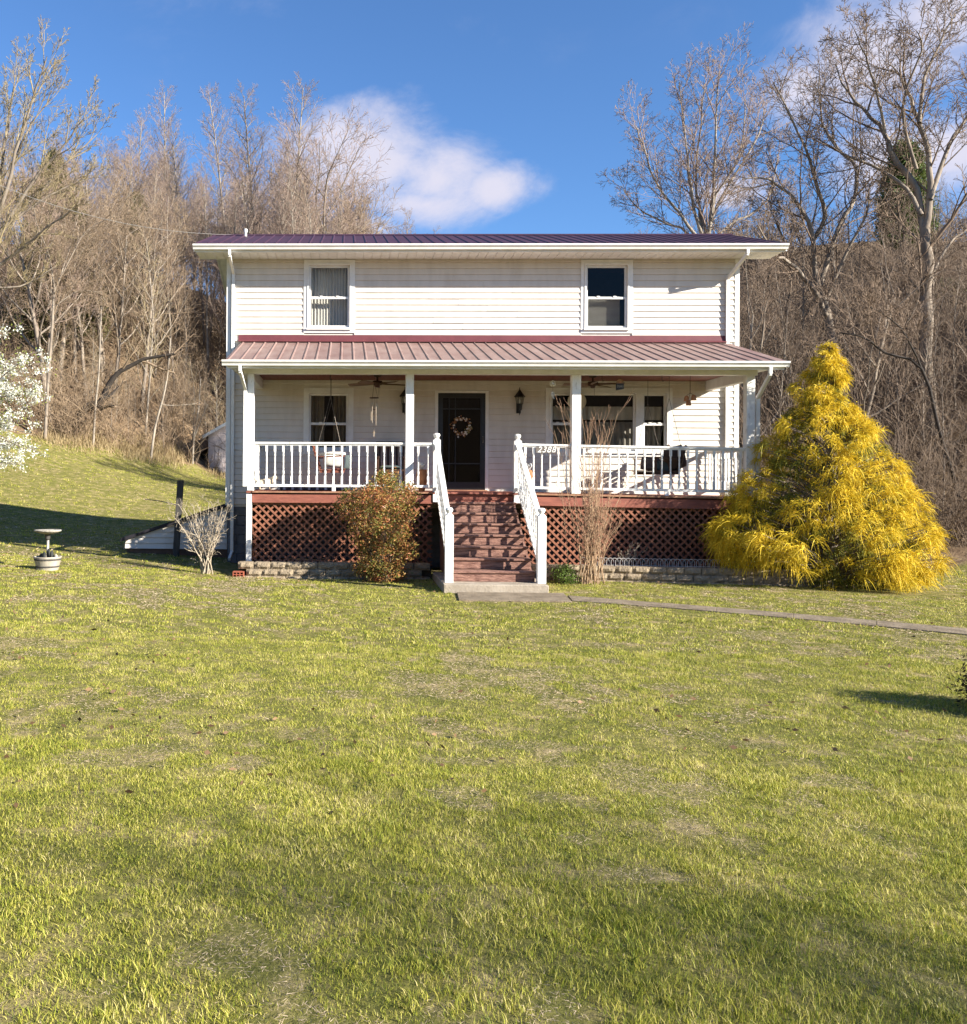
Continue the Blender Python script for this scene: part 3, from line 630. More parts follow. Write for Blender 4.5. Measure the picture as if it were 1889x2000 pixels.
# ------------------------------------------------------------------ ceiling fans
BLADE = mat('fan_blade_wood', (.20, .13, .075), (.14, .09, .05), 5, .5)
def fan(x, y, ph, label):
    t = thing('ceiling_fan', label, 'fan', (x, y, 3.905), 'porch ceiling fans')
    MB().lathe([(.075, 3.907), (.07, 3.875), (.02, 3.86), (.016, 3.80), (.09, 3.79), (.105, 3.76), (.10, 3.72), (.05, 3.70), (.045, 3.67), (.02, 3.66)][::-1], (x, y, 0), 16).build('motor', DBROWN, t, True)
    for k in range(5):
        a = ph+2*math.pi*k/5; d = Vector((math.cos(a), math.sin(a), 0)); s = Vector((-d.y, d.x, 0)); c = Vector((x, y, 3.735)); q = []
        for r_, w_, zz in ((.10, .02, 0), (.20, .03, -.005), (.22, .055, -.005), (.56, .07, -.012), (.60, .05, -.012)):
            for sg in (-1, 1): q.append(c+d*r_+s*(sg*w_)+UZ*(zz+sg*.018))
        n_ = len(q); q += [p+UZ*.007 for p in q]
        f_ = []
        for i in range(4):
            a0 = i*2; f_ += [(a0, a0+1, a0+3, a0+2), (n_+a0, n_+a0+2, n_+a0+3, n_+a0+1), (a0, a0+2, n_+a0+2, n_+a0), (a0+1, n_+a0+1, n_+a0+3, a0+3)]
        f_ += [(0, n_, n_+1, 1), (8, 9, n_+9, n_+8)]
        MB().add(q, f_).build('blade', BLADE, t)
    MB().tube([(x+.03, y, 3.66), (x+.03, y, 3.5)], .003, 5).build('pull_chain', STEEL, t)
fan(.62, 17.7, .3, 'five-blade ceiling fan over the left half of the porch')
fan(4.85, 17.7, .75, 'five-blade ceiling fan in front of the big triple window')

# ------------------------------------------------------------------ wall lanterns
def lantern(x, z0, label):
    y = YW-.15
    t = thing('wall_lantern', label, 'lantern', (x, YW-.02, z0), 'porch wall lanterns')
    MB().lathe([(.012, 0), (.02, .02), (.045, .03), (.055, .14), (.065, .15)], (x, y, z0+.08), 6).build('lantern_base', BLACK, t)
    MB().lathe([(.062, 0), (.085, .145)], (x, y, z0+.235), 6, False).build('lantern_glass', GLASS, t)
    mb = MB()
    for k in range(6):
        a = 2*math.pi*k/6; mb.beam((x+.064*math.cos(a), y+.064*math.sin(a), z0+.232), (x+.087*math.cos(a), y+.087*math.sin(a), z0+.382), .009, .009)
    mb.build('lantern_cage', BLACK, t)
    MB().lathe([(.115, 0), (.11, .012), (.06, .08), (.03, .125), (.012, .15), (.006, .20)], (x, y, z0+.38), 6).build('lantern_roof', BLACK, t)
    MB().lathe([(.018, 0), (.022, .05), (.012, .07)], (x, y, z0+.26), 8).build('bulb', WHITE, t)
    mb = MB().box(x-.045, x+.045, YW-.045, YW-.016, z0+.05, z0+.25); mb.tube([(x, YW-.04, z0+.12), (x, y-.01, z0+.03), (x, y, z0+.10)], .01, 6); mb.lathe([(.004, 0), (.012, .06), (.006, .09)], (x, y, z0), 6)
    mb.build('wall_bracket', BLACK, t)
lantern(3.585, 3.18, 'black metal carriage lantern on the wall right of the front door')
lantern(1.22, 3.18, 'black metal carriage lantern mostly hidden behind the porch post')

# ------------------------------------------------------------------ wreath on the door
random.seed(5)
wc = Vector((2.40, YW-.055, 2.955))
t = thing('wreath', 'round wreath of cream and rust blossoms on the black storm door', 'wreath', wc)
ring_pts = [wc+Vector((.17*math.cos(a), 0, .17*math.sin(a))) for a in [2*math.pi*k/28 for k in range(29)]]
MB().tube(ring_pts, .024, 6).build('twig_ring', DBROWN, t)
for nm, m_, cnt in (('cream_blossoms', mat('cream_blossom', (.72, .66, .56), (.6, .5, .4), 20, .8), 46), ('rust_leaves', mat('rust_leaf', (.22, .07, .03), (.3, .18, .05), 20, .8), 60), ('olive_leaves', mat('olive_leaf', (.12, .12, .03), (.2, .16, .05), 20, .8), 26)):
    mb = MB()
    for i in range(cnt):
        a = random.uniform(0, 2*math.pi); rr = .17+random.gauss(0, .025)
        if nm == 'olive_leaves': a = random.gauss(-.5, .3)
        p = wc+Vector((rr*math.cos(a), -.02-random.uniform(0, .025), rr*math.sin(a))); mb.ball(p, random.uniform(.012, .021), 1, .7, 1, 6, 4)
    mb.build(nm, m_, t)

# ------------------------------------------------------------------ hanging things on the porch
def chain(mb, a, b, r=.006): mb.tube([a, b], r, 5)
t = thing('wind_chime', 'metal tube wind chime hanging left of the front door', 'wind chime', (.61, 17.0, 3.5))
p = at(731, 777, 17.0)
mb = MB(); top = Vector((p.x, 17.0, 3.9))
for k in range(3): a = 2*math.pi*k/3; mb.tube([top-UZ*.22, (p.x+.07*math.cos(a), 17+.07*math.sin(a), p.z)], .0025, 4)
mb.tube([top, top-UZ*.22], .003, 4); mb.build('cords', DBROWN, t)
MB().lathe([(.085, -.008), (.088, 0), (.085, .008)], p, 16).build('top_disc', DBROWN, t)
for k in range(5):
    a = 2*math.pi*k/5+.3; q = p+Vector((.06*math.cos(a), .06*math.sin(a), -.08)); MB().tube([q, q-UZ*(.26+.045*k)], .006, 8).build('chime_tube', TUBEW, t); MB().tube([q+UZ*.08, q], .0015, 4).build('cord', DBROWN, t)
MB().tube([p, p-UZ*.62], .002, 4).build('sail_cord', DBROWN, t); MB().lathe([(.028, -.006), (.03, 0), (.028, .006)], p-UZ*.22, 12).build('striker', DBROWN, t)
MB().add([(p.x-.018, 17, p.z-.66), (p.x, 16.995, p.z-.60), (p.x+.018, 17, p.z-.66), (p.x+.012, 17, p.z-.74), (p.x-.012, 17, p.z-.74), (p.x, 17.006, p.z-.67)], [(0, 1, 5), (1, 2, 5), (2, 3, 5), (3, 4, 5), (4, 0, 5), (0, 4, 3, 2, 1)]).build('wind_sail', TUBEW, t)

t = thing('hanging_bells', 'cluster of clay bells hanging at the right end of the porch', 'bells', at(1348, 740, 17.0))
p = at(1348, 739, 17.0); e = at(1348, 768, 17.0)
MB().tube([(p.x, 17, 3.9), e], .006, 5).build('rope', DBROWN, t)
for px, py in ((1355, 776), (1345, 786), (1341, 778)):
    q = at(px, py, 17.0-.02*(px-1347)/8); MB().lathe([(.005, .05), (.03, .045), (.042, .01), (.045, -.03), (.055, -.055)][::-1], q, 12).build('bell', TERRA, t, True); MB().tube([e, q+UZ*.05], .004, 5).build('cord', DBROWN, t)
MB().tube([e-UZ*.1, e-UZ*.26], .0025, 4).build('clapper_cord', DBROWN, t)

p = at(1211, 752, 16.95)
t = thing('hanging_plaque', 'small arched wooden plaque with a dark lower half hanging under the porch beam', 'plaque', p)
arch = [(.07, .03)]+[(.07*math.cos(a), .03+.085*math.sin(a)) for a in [math.pi*k/10 for k in range(1, 10)]]+[(-.07, .03)]
MB().prism([(p.x+u, p.z+v) for u, v in arch], 'y', 16.94, 16.96).build('arch_panel', mat('plaque_wood', (.22, .11, .06), (.3, .18, .1), 12, .7), t)
MB().prism([(p.x-.072, p.z-.10), (p.x+.07, p.z-.075), (p.x+.07, p.z+.028), (p.x-.072, p.z+.028)], 'y', 16.935, 16.965).build('dark_panel', BLACK, t)
mb = MB(); random.seed(9)
for i in range(4):
    c_ = Vector((p.x-.045+i*.03, 16.933, p.z-.025)); mb.tube([c_+Vector((.011*math.cos(a), 0, .022*math.sin(a))) for a in [k*.9+i for k in range(7)]], .0015, 4)
mb.build('pale_scrollwork', WHITE, t); MB().ball((p.x, 16.935, p.z+.055), .014).build('rosette', TERRA, t)
MB().tube([(p.x, 16.95, 3.91), (p.x, 16.95, p.z+.11)], .002, 4).build('cord', DBROWN, t)

p = at(1080, 749, 16.95)
t = thing('flower_wind_spinner', 'small cream flower ornament hanging by the left pane of the triple window', 'ornament', p)
mb = MB()
for k in range(8): a = 2*math.pi*k/8; mb.ball((p.x+.04*math.cos(a), 16.95, p.z+.04*math.sin(a)), .024, 1, .3, 1, 8, 6)
CREAM = mat('cream_ceramic', (.62, .55, .40), (.5, .44, .32), 8, .5)
mb.build('petals', CREAM, t); MB().ball((p.x, 16.93, p.z), .022).build('flower_centre', WHITE, t); MB().tube([(p.x, 16.95, 3.91), (p.x, 16.95, p.z-.16)], .002, 4).build('cord', DBROWN, t)
for k in range(3): q = Vector((p.x-.02+k*.02, 16.95, p.z-.15)); MB().tube([q, q-UZ*(.10+.02*k)], .006, 6).build('chime_tube', WHITE, t)

p = at(1127, 784, YW-.14)
t = thing('wall_disc', 'round cream disc partly hidden by the porch post in front of the triple window', 'ornament', p)
MB().lathe([(.19, -.008), (.192, 0), (.19, .008)], (0, 0, 0), 28).build('disc', CREAM, t).rotation_euler = (math.pi/2, 0, 0)
t.children[0].location = (0, 0, 0); MB().tube([(p.x, YW-.14, p.z+.19), (p.x, YW-.14, 3.91)], .003, 4).build('cord', DBROWN, t)
for px, lab in ((645, 'iron hook hanging from the porch ceiling above the left swing'), (1176, 'iron hook hanging from the porch ceiling beside the right fan'), (1293, 'iron hook hanging from the porch ceiling above the right swing')):
    p = at(px, 745, 16.95); b_ = Vector((p.x, p.y, 3.912))
    tag(MB().tube([b_, b_-UZ*.16, b_-UZ*.2+Vector((.02, 0, 0)), b_-UZ*.17+Vector((.035, 0, 0))], .005, 6).build('plant_hook', BLACK), lab, 'hook', 'porch ceiling hooks')

# ------------------------------------------------------------------ porch swings
def swing(xc, face, m, label):
    """bench swing seen end-on: face=+1 looks to the right"""
    y0, y1 = 17.15, 18.35; zs = 2.03; t = thing('porch_swing', label, 'porch swing', (xc, (y0+y1)/2, zs), 'porch swings facing each other')
    X = lambda u: xc+face*u
    seat = MB().beam((X(-.22), y0+.02, zs-.03), (X(.26), y0+.02, zs-.03), .035, .06, (0, 0, 1)).beam((X(-.22), y1-.02, zs-.03), (X(.26), y1-.02, zs-.03), .035, .06).build('seat', m, t)
    for k in range(6): u = -.2+k*.088; MB().beam((X(u), y0-.02, zs+.011-.02*(k < 3)), (X(u), y1+.02, zs+.011-.02*(k < 3)), .074, .018).build('seat_slat', m, seat)
    bk = MB().beam((X(-.22), y0+.04, zs-.02), (X(-.36), y0+.04, zs+.50), .04, .03, (0, 1, 0)).beam((X(-.22), y1-.04, zs-.02), (X(-.36), y1-.04, zs+.50), .04, .03, (0, 1, 0)).build('backrest', m, t)
    for k in range(5): s_ = .1+k*.19; MB().beam((X(-.215-.14*s_), y0, zs-.02+.52*s_), (X(-.215-.14*s_), y1, zs-.02+.52*s_), .06, .016, (X(1)-X(0), 0, .27)).build('back_slat', m, bk)
    for y in (y0+.0, y1-.0):
        MB().beam((X(-.30), y, zs+.24), (X(.27), y, zs+.26), .06, .022).build('armrest', m, t); MB().beam((X(.22), y, zs-.05), (X(.23), y, zs+.25), .035, .035).build('arm_post', m, t)
        hook = Vector((X(-.02), y, 3.91)); spl = Vector((X(-.02), y, 3.42))
        for q in ([hook, spl], [spl, Vector((X(.23), y, zs+.27))], [spl, Vector((X(-.30), y, zs+.27))], [Vector((X(.23), y, zs+.27)), Vector((X(.23), y, zs-.05))], [Vector((X(-.30), y, zs+.26)), Vector((X(-.22), y, zs-.05))]): MB().tube(q, .0042, 5).build('chain', STEEL, t)
    return t
swing(-.28, 1, SPLITW, 'red-brown wooden bench swing on chains at the left end of the porch')
swing(6.12, -1, DBROWN, 'dark brown wooden bench swing on chains at the right end of the porch')
def pillow(name, c, sx, sy, sz, m, label, rot=(0, 0, 0)):
    mb = MB(); n = 10; vs = []; fs = []
    for side in (1, -1):
        for i in range(n+1):
            for j in range(n+1):
                u = i/n*2-1; v = j/n*2-1; h = (max(0, 1-u**4)*max(0, 1-v**4))**.5; pin = 1-.07*(1-abs(u))*0-.06*abs(u*v)
                vs.append((u*sx/2*pin, side*h*sy/2, v*sz/2*pin))
    for s_ in range(2):
        o_ = s_*(n+1)**2
        for i in range(n):
            for j in range(n):
                q = (o_+i*(n+1)+j, o_+(i+1)*(n+1)+j, o_+(i+1)*(n+1)+j+1, o_+i*(n+1)+j+1); fs.append(q if s_ else q[::-1])
    o = mb.add(vs, fs).build(name, m, None, True); o.location = c; o.rotation_euler = rot; return tag(o, label, 'pillow')
PW = mat('white_pillow_fabric', (.72, .70, .64), (.5, .48, .43), 6, .9); PG = mat('slate_green_fabric', (.075, .10, .10), (.05, .06, .06), 9, .9); PB = mat('dark_brown_fabric', (.045, .028, .022), (.08, .045, .032), 5, .9)
pillow('throw_pillow', (-.22, 17.42, 2.20), .44, .13, .26, PW, 'white throw pillow on the left porch swing', (.1, .1, .05))
pillow('throw_pillow', (.02, 17.85, 2.18), .34, .14, .30, PG, 'slate green cushion at the front of the left porch swing', (.2, 0, 1.2))
tag(MB().tube([(-.5, 17.14, 2.32), (-.3, 17.1, 2.34), (-.1, 17.12, 2.335), (.0, 17.13, 2.33)], [.02, .03, .035, .02], 8).build('folded_towel', PW, None, True), 'white folded cloth lying on the arm of the left swing', 'cloth')
pillow('throw_pillow', (6.32, 17.35, 2.28), .50, .20, .46, PB, 'large dark brown cushion against the back of the right swing', (0, -.28, .35))
pillow('throw_pillow', (6.36, 17.8, 2.32), .46, .18, .44, PB, 'second dark brown cushion deeper on the right swing', (0, -.3, 1.2))
pillow('throw_pillow', (5.88, 17.36, 2.17), .40, .16, .26, mat('grey_brown_fabric', (.11, .085, .075), (.06, .05, .05), 6, .9), 'grey-brown cushion on the seat front of the right swing', (0, .12, -.1))
pillow('throw_pillow', (6.05, 17.3, 2.13), .36, .14, .2, PG, 'blue-green cushion between the brown ones on the right swing', (0, .1, .1))

# ------------------------------------------------------------------ rocking chair by the wall
t = thing('rocking_chair', 'dark brown slat-back rocking chair against the porch wall behind the leafy bush', 'chair', (.92, 18.2, 1.62))
cx, cy = .92, 18.2
for sx in (-.27, .27):
    MB().tube([(cx+sx, cy-.42, 1.665), (cx+sx, cy-.2, 1.635), (cx+sx, cy+.1, 1.64), (cx+sx, cy+.42, 1.70)], .018, 6).build('rocker', DBROWN, t)
    MB().beam((cx+sx, cy-.25, 1.64), (cx+sx, cy-.25, 2.28), .045, .045).build('leg', DBROWN, t); MB().beam((cx+sx, cy+.18, 1.65), (cx+sx*1.02, cy+.33, 2.62), .045, .045).build('leg', DBROWN, t)
    MB().beam((cx+sx, cy-.31, 2.29), (cx+sx, cy+.26, 2.27), .07, .022).build('armrest', DBROWN, t)
boxo('seat', cx-.27, cx+.27, cy-.28, cy+.2, 2.01, 2.045, DBROWN, t)
for k in range(6): x = cx-.22+k*.088; MB().beam((x, cy+.2, 2.05), (x, cy+.30, 2.55), .05, .014, (0, 1, 0)).build('back_slat', DBROWN, t)
MB().beam((cx-.27, cy+.315, 2.58), (cx+.27, cy+.315, 2.58), .03, .09).build('top_rail', DBROWN, t)
pillow('chair_cushion', (.92, 18.16, 2.085), .5, .09, .44, PG, 'slate green seat cushion on the dark rocking chair', (math.pi/2, 0, 0))

# ------------------------------------------------------------------ urns, statue, mat, number sign
def urn(x, y, label):
    t = thing('terracotta_urn', label, 'urn', (x, y, ZD), 'urns flanking the stairs')
    MB().lathe([(.055, 0), (.06, .02), (.075, .10), (.105, .22), (.115, .27), (.112, .33), (.095, .40), (.085, .415), (.03, .42)], (x, y, ZD), 18).build('jar', TERRA, t, True)
    MB().lathe([(.03, .42), (.028, .45), (.05, .47), (.062, .50), (.05, .54), (.02, .555)], (x, y, ZD), 14).build('glass_finial', mat('pale_glass_ball', (.6, .58, .56), (.45, .43, .42), 6, .15, spec=.6), t, True)
urn(1.45, 17.02, 'terracotta urn on the deck between the post and the left newel'); urn(3.47, 17.02, 'terracotta urn on the deck below the 2388 number board')
# plush-looking resin dog, one continuous body grown from a skeleton
def skin_body(name, verts, edges, m, label, cat, loc):
    me = bpy.data.meshes.new(name); me.from_pydata([v[:3] for v in verts], edges, []); me.materials.append(m)
    o = bpy.data.objects.new(name, me); COL.objects.link(o); o.location = loc
    sk = o.modifiers.new('skin', 'SKIN')
    for i, v in enumerate(verts): me.skin_vertices[0].data[i].radius = (v[3], v[3])
    me.skin_vertices[0].data[0].use_root = True
    sb = o.modifiers.new('sub', 'SUBSURF'); sb.levels = 2; sb.render_levels = 2
    return tag(o, label, cat)
dv = [(0, 0, .17, .055), (.10, 0, .165, .06), (.19, 0, .17, .062), (.25, 0, .22, .04), (.30, 0, .25, .045), (.355, 0, .235, .024), (-.07, 0, .19, .018), (-.10, 0, .24, .010),
      (.005, .045, .11, .03), (.0, .05, .055, .018), (.01, .05, .018, .019), (.005, -.045, .11, .03), (.0, -.05, .055, .018), (.01, -.05, .018, .019),
      (.195, .045, .11, .028), (.195, .045, .06, .018), (.205, .045, .018, .019), (.195, -.045, .11, .028), (.195, -.045, .06, .018), (.205, -.045, .018, .019), (.285, .04, .285, .014), (.285, -.04, .285, .014)]
de = [(0, 1), (1, 2), (2, 3), (3, 4), (4, 5), (0, 6), (6, 7), (0, 8), (8, 9), (9, 10), (0, 11), (11, 12), (12, 13), (2, 14), (14, 15), (15, 16), (2, 17), (17, 18), (18, 19), (4, 20), (4, 21)]
skin_body('dog_statue', dv, de, mat('cream_resin', (.72, .63, .46), (.60, .48, .32), 12, .8, bump=.5, bscale=50), 'small cream dog statue standing behind the railing at the left post', 'statue', (-1.64, 17.05, ZD))
tag(boxo('door_mat', -1.25, .05, 17.0, 17.42, ZD+.001, ZD+.10, mat('navy_cushion', (.02, .025, .05), (.03, .035, .07), 10, .9), None, .02), 'folded navy blue pad lying on the deck behind the left railing', 'pad')
pC = at(1067, 878.5, 16.74)
t = thing('house_number_board', 'grey number board reading 2388 on the right railing', 'sign', (pC.x, 16.75, pC.z))
boxo('board', pC.x-.185, pC.x+.185, 16.742, 16.752, pC.z-.06, pC.z+.06, mat('grey_board', (.17, .145, .125), (.13, .11, .095), 10, .8), t)
cu = bpy.data.curves.new('digits', 'FONT'); cu.body = '2388'; cu.size = .155; cu.align_x = 'CENTER'; cu.align_y = 'CENTER'; cu.extrude = .002; cu.offset = .0012; cu.shear = .32; cu.space_character = 1.12
to = bpy.data.objects.new('digits_source', cu); COL.objects.link(to); bpy.context.view_layer.update()
me = bpy.data.meshes.new_from_object(to.evaluated_get(bpy.context.evaluated_depsgraph_get())); bpy.data.objects.remove(to)
me.materials.clear(); me.materials.append(WHITE)
o = bpy.data.objects.new('number_digits', me); COL.objects.link(o); o.parent = t; o.location = (0, -.0125, 0); o.rotation_euler = (math.pi/2, 0, 0)
# ------------------------------------------------------------------ retaining walls, beds, path
random.seed(21)
def split_block(w, h, d, seed):
    rnd = random.Random(seed); mb = MB(); nx_, nz_ = 5, 3; vs = []; fs = []
    for i in range(nx_+1):
        for j in range(nz_+1):
            e = i in (0, nx_) or j in (0, nz_)
            vs.append((-w/2+w*i/nx_+(0 if e else rnd.uniform(-.008, .008)), -d/2+(.012 if e else -.016+rnd.uniform(-.012, .012)), h*j/nz_))
    k = len(vs); g = lambda i, j: i*(nz_+1)+j
    vs += [(-w*.42, d/2, 0), (w*.42, d/2, 0), (w*.42, d/2, h), (-w*.42, d/2, h)]
    for i in range(nx_):
        for j in range(nz_): fs.append((g(i, j), g(i+1, j), g(i+1, j+1), g(i, j+1)))
    bot = [g(i, 0) for i in range(nx_+1)]; top = [g(i, nz_) for i in range(nx_+1)]; lf = [g(0, j) for j in range(nz_+1)]; rt_ = [g(nx_, j) for j in range(nz_+1)]
    fs += [tuple(bot[::-1])+(k, k+1), tuple(top)+(k+2, k+3), tuple(lf)+(k+3, k), tuple(rt_[::-1])+(k+1, k+2), (k+1, k, k+3, k+2)]
    return mb.add(vs, fs).mesh('wall_block', RBLOCK)
BLK = [split_block(.285, .122, .2, s) for s in range(5)]
def retaining_wall(path, rows, ztop, label):
    L_ = [0]
    for a, b in zip(path[:-1], path[1:]): L_.append(L_[-1]+math.dist(a, b))
    def pos(s):
        for i in range(len(path)-1):
            if s <= L_[i+1] or i == len(path)-2:
                t_ = (s-L_[i])/(L_[i+1]-L_[i]); a, b = path[i], path[i+1]; return a[0]+(b[0]-a[0])*t_, a[1]+(b[1]-a[1])*t_, math.atan2(b[1]-a[1], b[0]-a[0])
    t = thing('retaining_wall', label, 'wall', (*path[0], 0))
    for r in range(rows):
        s = .145+(.145 if r % 2 else 0)
        while s < L_[-1]-.05:
            x, y, a = pos(s); place('wall_block', random.choice(BLK), (x+random.uniform(-.004, .004), y+.025*(rows-1-r)*-1+random.uniform(-.008, .008), ztop-.124*(rows-r)), t, (0, 0, a+random.uniform(-.025, .025))); s += .291
    return t
retaining_wall([(-1.95, 16.36), (1.55, 16.36)], 3, .325, 'low split-face block wall left of the stairs in front of the lattice')
retaining_wall([(3.40, 16.36), (4.6, 16.22), (5.9, 16.02), (7.4, 15.88), (9.0, 15.9)], 3, .32, 'low curved split-face block wall right of the stairs')
tag(MB().prism([(-1.93, 16.40), (1.58, 16.40), (1.58, 17.6), (-1.93, 17.6)], 'z', -.1, .275).build('garden_bed', SOIL), kind='structure')
tag(MB().prism([(3.30, 16.40), (4.6, 16.28), (5.9, 16.08), (7.4, 15.94), (8.9, 15.96), (8.9, 17.6), (3.3, 17.6)], 'z', -.1, .27).build('garden_bed', SOIL), kind='structure')
# hollow red brick at the end of the wall
p = at(466, 1116, 16.2); g0 = z1(p.x, 16.2)
bk = thing('hollow_brick', 'red hollow brick lying at the left end of the block wall', 'brick', (p.x, 16.2, g0))
RB = mat('red_brick', (.36, .10, .055), (.28, .08, .045), 12, .9)
mb = MB(); x0, x1, zb = p.x-.10, p.x+.10, g0-.01
for zz in (zb, zb+.045, zb+.09): mb.box(x0, x1, 16.15, 16.33, zz, zz+.014)
for k in range(4): xx = x0+k*(x1-x0-.014)/3; mb.box(xx, xx+.014, 16.15, 16.33, zb+.014, zb+.045); mb.box(xx, xx+.014, 16.15, 16.33, zb+.059, zb+.09)
mb.build('brick_body', RB, bk)
# path
path = bpy.data.objects.new('path', None); COL.objects.link(path); tag(path, kind='structure')
PATHC = mat('dull_old_concrete', (.26, .205, .14), (.15, .115, .075), 4.5, .95, bump=.6, bscale=30, coord='World')
def slab(c4, th=.10, lift=.018):
    q = [Vector((x, y, z1(x, y)+lift)) for x, y in c4]; q = [v-UZ*th for v in q]+q
    return MB().add(q, [(3, 2, 1, 0), (4, 5, 6, 7), (0, 1, 5, 4), (1, 2, 6, 5), (2, 3, 7, 6), (3, 0, 4, 7)]).build('path_slab', PATHC, path, bevel=.004)
FARE = [(3.52, 14.25), (4.1, 13.90), (4.75, 13.5), (5.40, 13.12), (6.25, 12.62), (7.1, 12.12), (7.95, 11.62), (8.9, 11.05), (9.9, 10.45), (11.0, 9.8), (12.2, 9.1)]
NEAR = [(3.42, 13.48), (3.85, 13.28), (4.5, 12.92), (5.15, 12.54), (5.95, 12.03), (6.75, 11.52), (7.52, 11.0), (8.45, 10.42), (9.45, 9.82), (10.5, 9.15), (11.7, 8.45)]
PADQ = [(1.72, 13.52), (3.40, 13.46), (3.50, 14.40), (1.80, 14.40)]
lp = lambda p, q, t_: (p[0]+(q[0]-p[0])*t_, p[1]+(q[1]-p[1])*t_)
NEAR, FARE = [lp(a, b, .14) for a, b in zip(NEAR, FARE)], [lp(b, a, .14) for a, b in zip(NEAR, FARE)]
slab(PADQ, lift=.02)
for a, b, c, d in zip(NEAR[:-1], NEAR[1:], FARE[1:], FARE[:-1]):
    k = .0015; lerp = lambda p, q, t_: (p[0]+(q[0]-p[0])*t_, p[1]+(q[1]-p[1])*t_)
    slab([lerp(a, b, k), lerp(b, a, k), lerp(c, d, k), lerp(d, c, k)], lift=.013+random.uniform(0, .003))
# wire edging hoops
t = thing('wire_edging', 'low white wire hoop edging on top of the right block wall', 'edging', (5.0, 16.42, .27))
WIRE = mat('white_wire', (.6, .58, .55), (.4, .38, .36), 10, .5)
hm = MB().tube([(.065*math.cos(a), 0, .10+.07*math.sin(a)) for a in [math.pi*k/8 for k in range(9)]]+[(-.065, 0, -.02)], .0045, 5)
hm.tube([(.065, 0, .10), (.065, 0, -.02)], .0045, 5); hm = hm.mesh('hoop', WIRE)
hx = 4.35
while hx < 7.15:
    hy = np.interp(hx, [4.35, 5.9, 7.2], [16.42, 16.26, 16.18]); place('hoop', hm, (hx, hy, .275), t); hx += .078
MB().tube([(4.3, 16.425, .315), (5.9, 16.265, .315), (7.15, 16.185, .315)], .004, 5).build('rail_wire', WIRE, t)

# ------------------------------------------------------------------ cellar lean-to at the left corner of the house
t = thing('cellar_entrance', 'low white-sided cellar lean-to with a sloping dark roof left of the house', 'shed', (-3.7, 19.9, .1))
fy = 19.3; lx0, lx1 = -4.80, -2.56; zlt = lambda x: .50+(x-lx0)/(lx1-lx0)*.74; zb = .30
core = MB().prism([(lx0+.03, zb), (lx1, zb), (lx1, zlt(lx1)-.02), (lx0+.03, zlt(lx0))], 'y', fy+.02, 20.9).build('cellar_wall', SIDING, t)
z = zb; xs_ = [lx0, -3.55, lx1]
while z < 1.22:
    h_ = min(.118, 1.24-z); xa = lx0+(max(z+h_-.5, 0))/.74*(lx1-lx0)+.02; xc = lx0+(max(z-.5, 0))/.74*(lx1-lx0)+.02
    if xa < lx1-.03: MB().add([(xc, fy-.012, z+.006), (lx1, fy-.012, z+.006), (lx1, fy+.014, z+h_), (xa, fy+.014, z+h_), (xc, fy+.019, z+.004), (lx1, fy+.019, z+.004), (lx1, fy+.019, z+h_), (xa, fy+.019, z+h_)], [(0, 1, 2, 3), (7, 6, 5, 4), (0, 4, 5, 1), (1, 5, 6, 2), (2, 6, 7, 3), (3, 7, 4, 0)]).build('siding_board', SIDING, core)
    z += .122
MB().prism([(lx0-.06, .455), (lx1+.02, zlt(lx1)+.0), (lx1+.02, zlt(lx1)+.075), (lx0-.06, .53)], 'y', fy-.06, 20.95).build('cellar_roof', mat('dark_roof_panel', (.02, .018, .024), (.03, .027, .03), 5, .6), t)
boxo('cellar_base', lx0+.05, lx1, fy+.03, 20.9, -.25, zb-.002, mat('brown_base_block', (.15, .09, .06), (.10, .06, .04), 6, .9, coord='World'), t)
a_ = at(343, 1090, 19.0); b_ = at(353, 938, 19.0)
t = thing('wooden_post', 'dark weathered square post standing in front of the cellar lean-to', 'post', (a_.x, 19.0, 0))
MB().beam((a_.x, 19.0, .05), (b_.x, 19.0, b_.z), .125, .10, (0, 1, 0)).build('post', GREYW, t)
q0 = at(345, 986, 18.97); q1 = at(283, 975, 18.9); MB().tube([q0, (q0+q1)/2+UZ*.02, q1], [.014, .011, .009], 6).build('rod', GREYW, t)

# ------------------------------------------------------------------ birdbath and tub planter
bx, by = at(93, 1100, 14.9).x, 14.9; gz = z1(bx, by)
t = thing('tub_planter', 'round grey tapered tub planter on the lawn at the left', 'planter', (bx, by, gz))
TUB = mat('pale_weathered_wood', (.46, .41, .33), (.30, .26, .2), 5, .85, coord='World', bump=.3, stretch=(1, 1, .4))
tub = MB().lathe([(.165, -.03), (.175, 0), (.225, .20), (.232, .215), (.232, .225), (.205, .225), (.19, .19), (.0, .185)], (bx, by, gz), 28).build('tub', TUB, t, True)
for zz, rr in ((.045, .188), (.165, .219)): MB().lathe([(rr, zz), (rr+.004, zz+.002), (rr+.009, zz+.028), (rr+.003, zz+.03)], (bx, by, gz), 28, False).build('hoop', GREYW, t, True)
MB().lathe([(.19, 0), (.19, .006)], (bx, by, gz+.188), 20).build('soil', SOIL, t)
rnd = random.Random(2); SLATE = mat('dark_slate', (.022, .024, .022), (.04, .042, .04), 14, .7)
for k, (dx, h_) in enumerate(((-.13, .11), (-.055, .14), (.035, .19), (.07, .16), (.15, .10))):
    o = MB().lathe([(.002, 0), (.05, .012), (.062, .05*h_/.12), (.05, .09*h_/.12), (.012, h_)], (0, 0, 0), 9).build('stone', SLATE if k < 4 else TUB, t, True); o.location = (dx, -.02+rnd.uniform(-.05, .05), .17); o.scale = (.55, .9, 1); o.rotation_euler = (0, rnd.uniform(-.25, .25), rnd.uniform(0, 1))
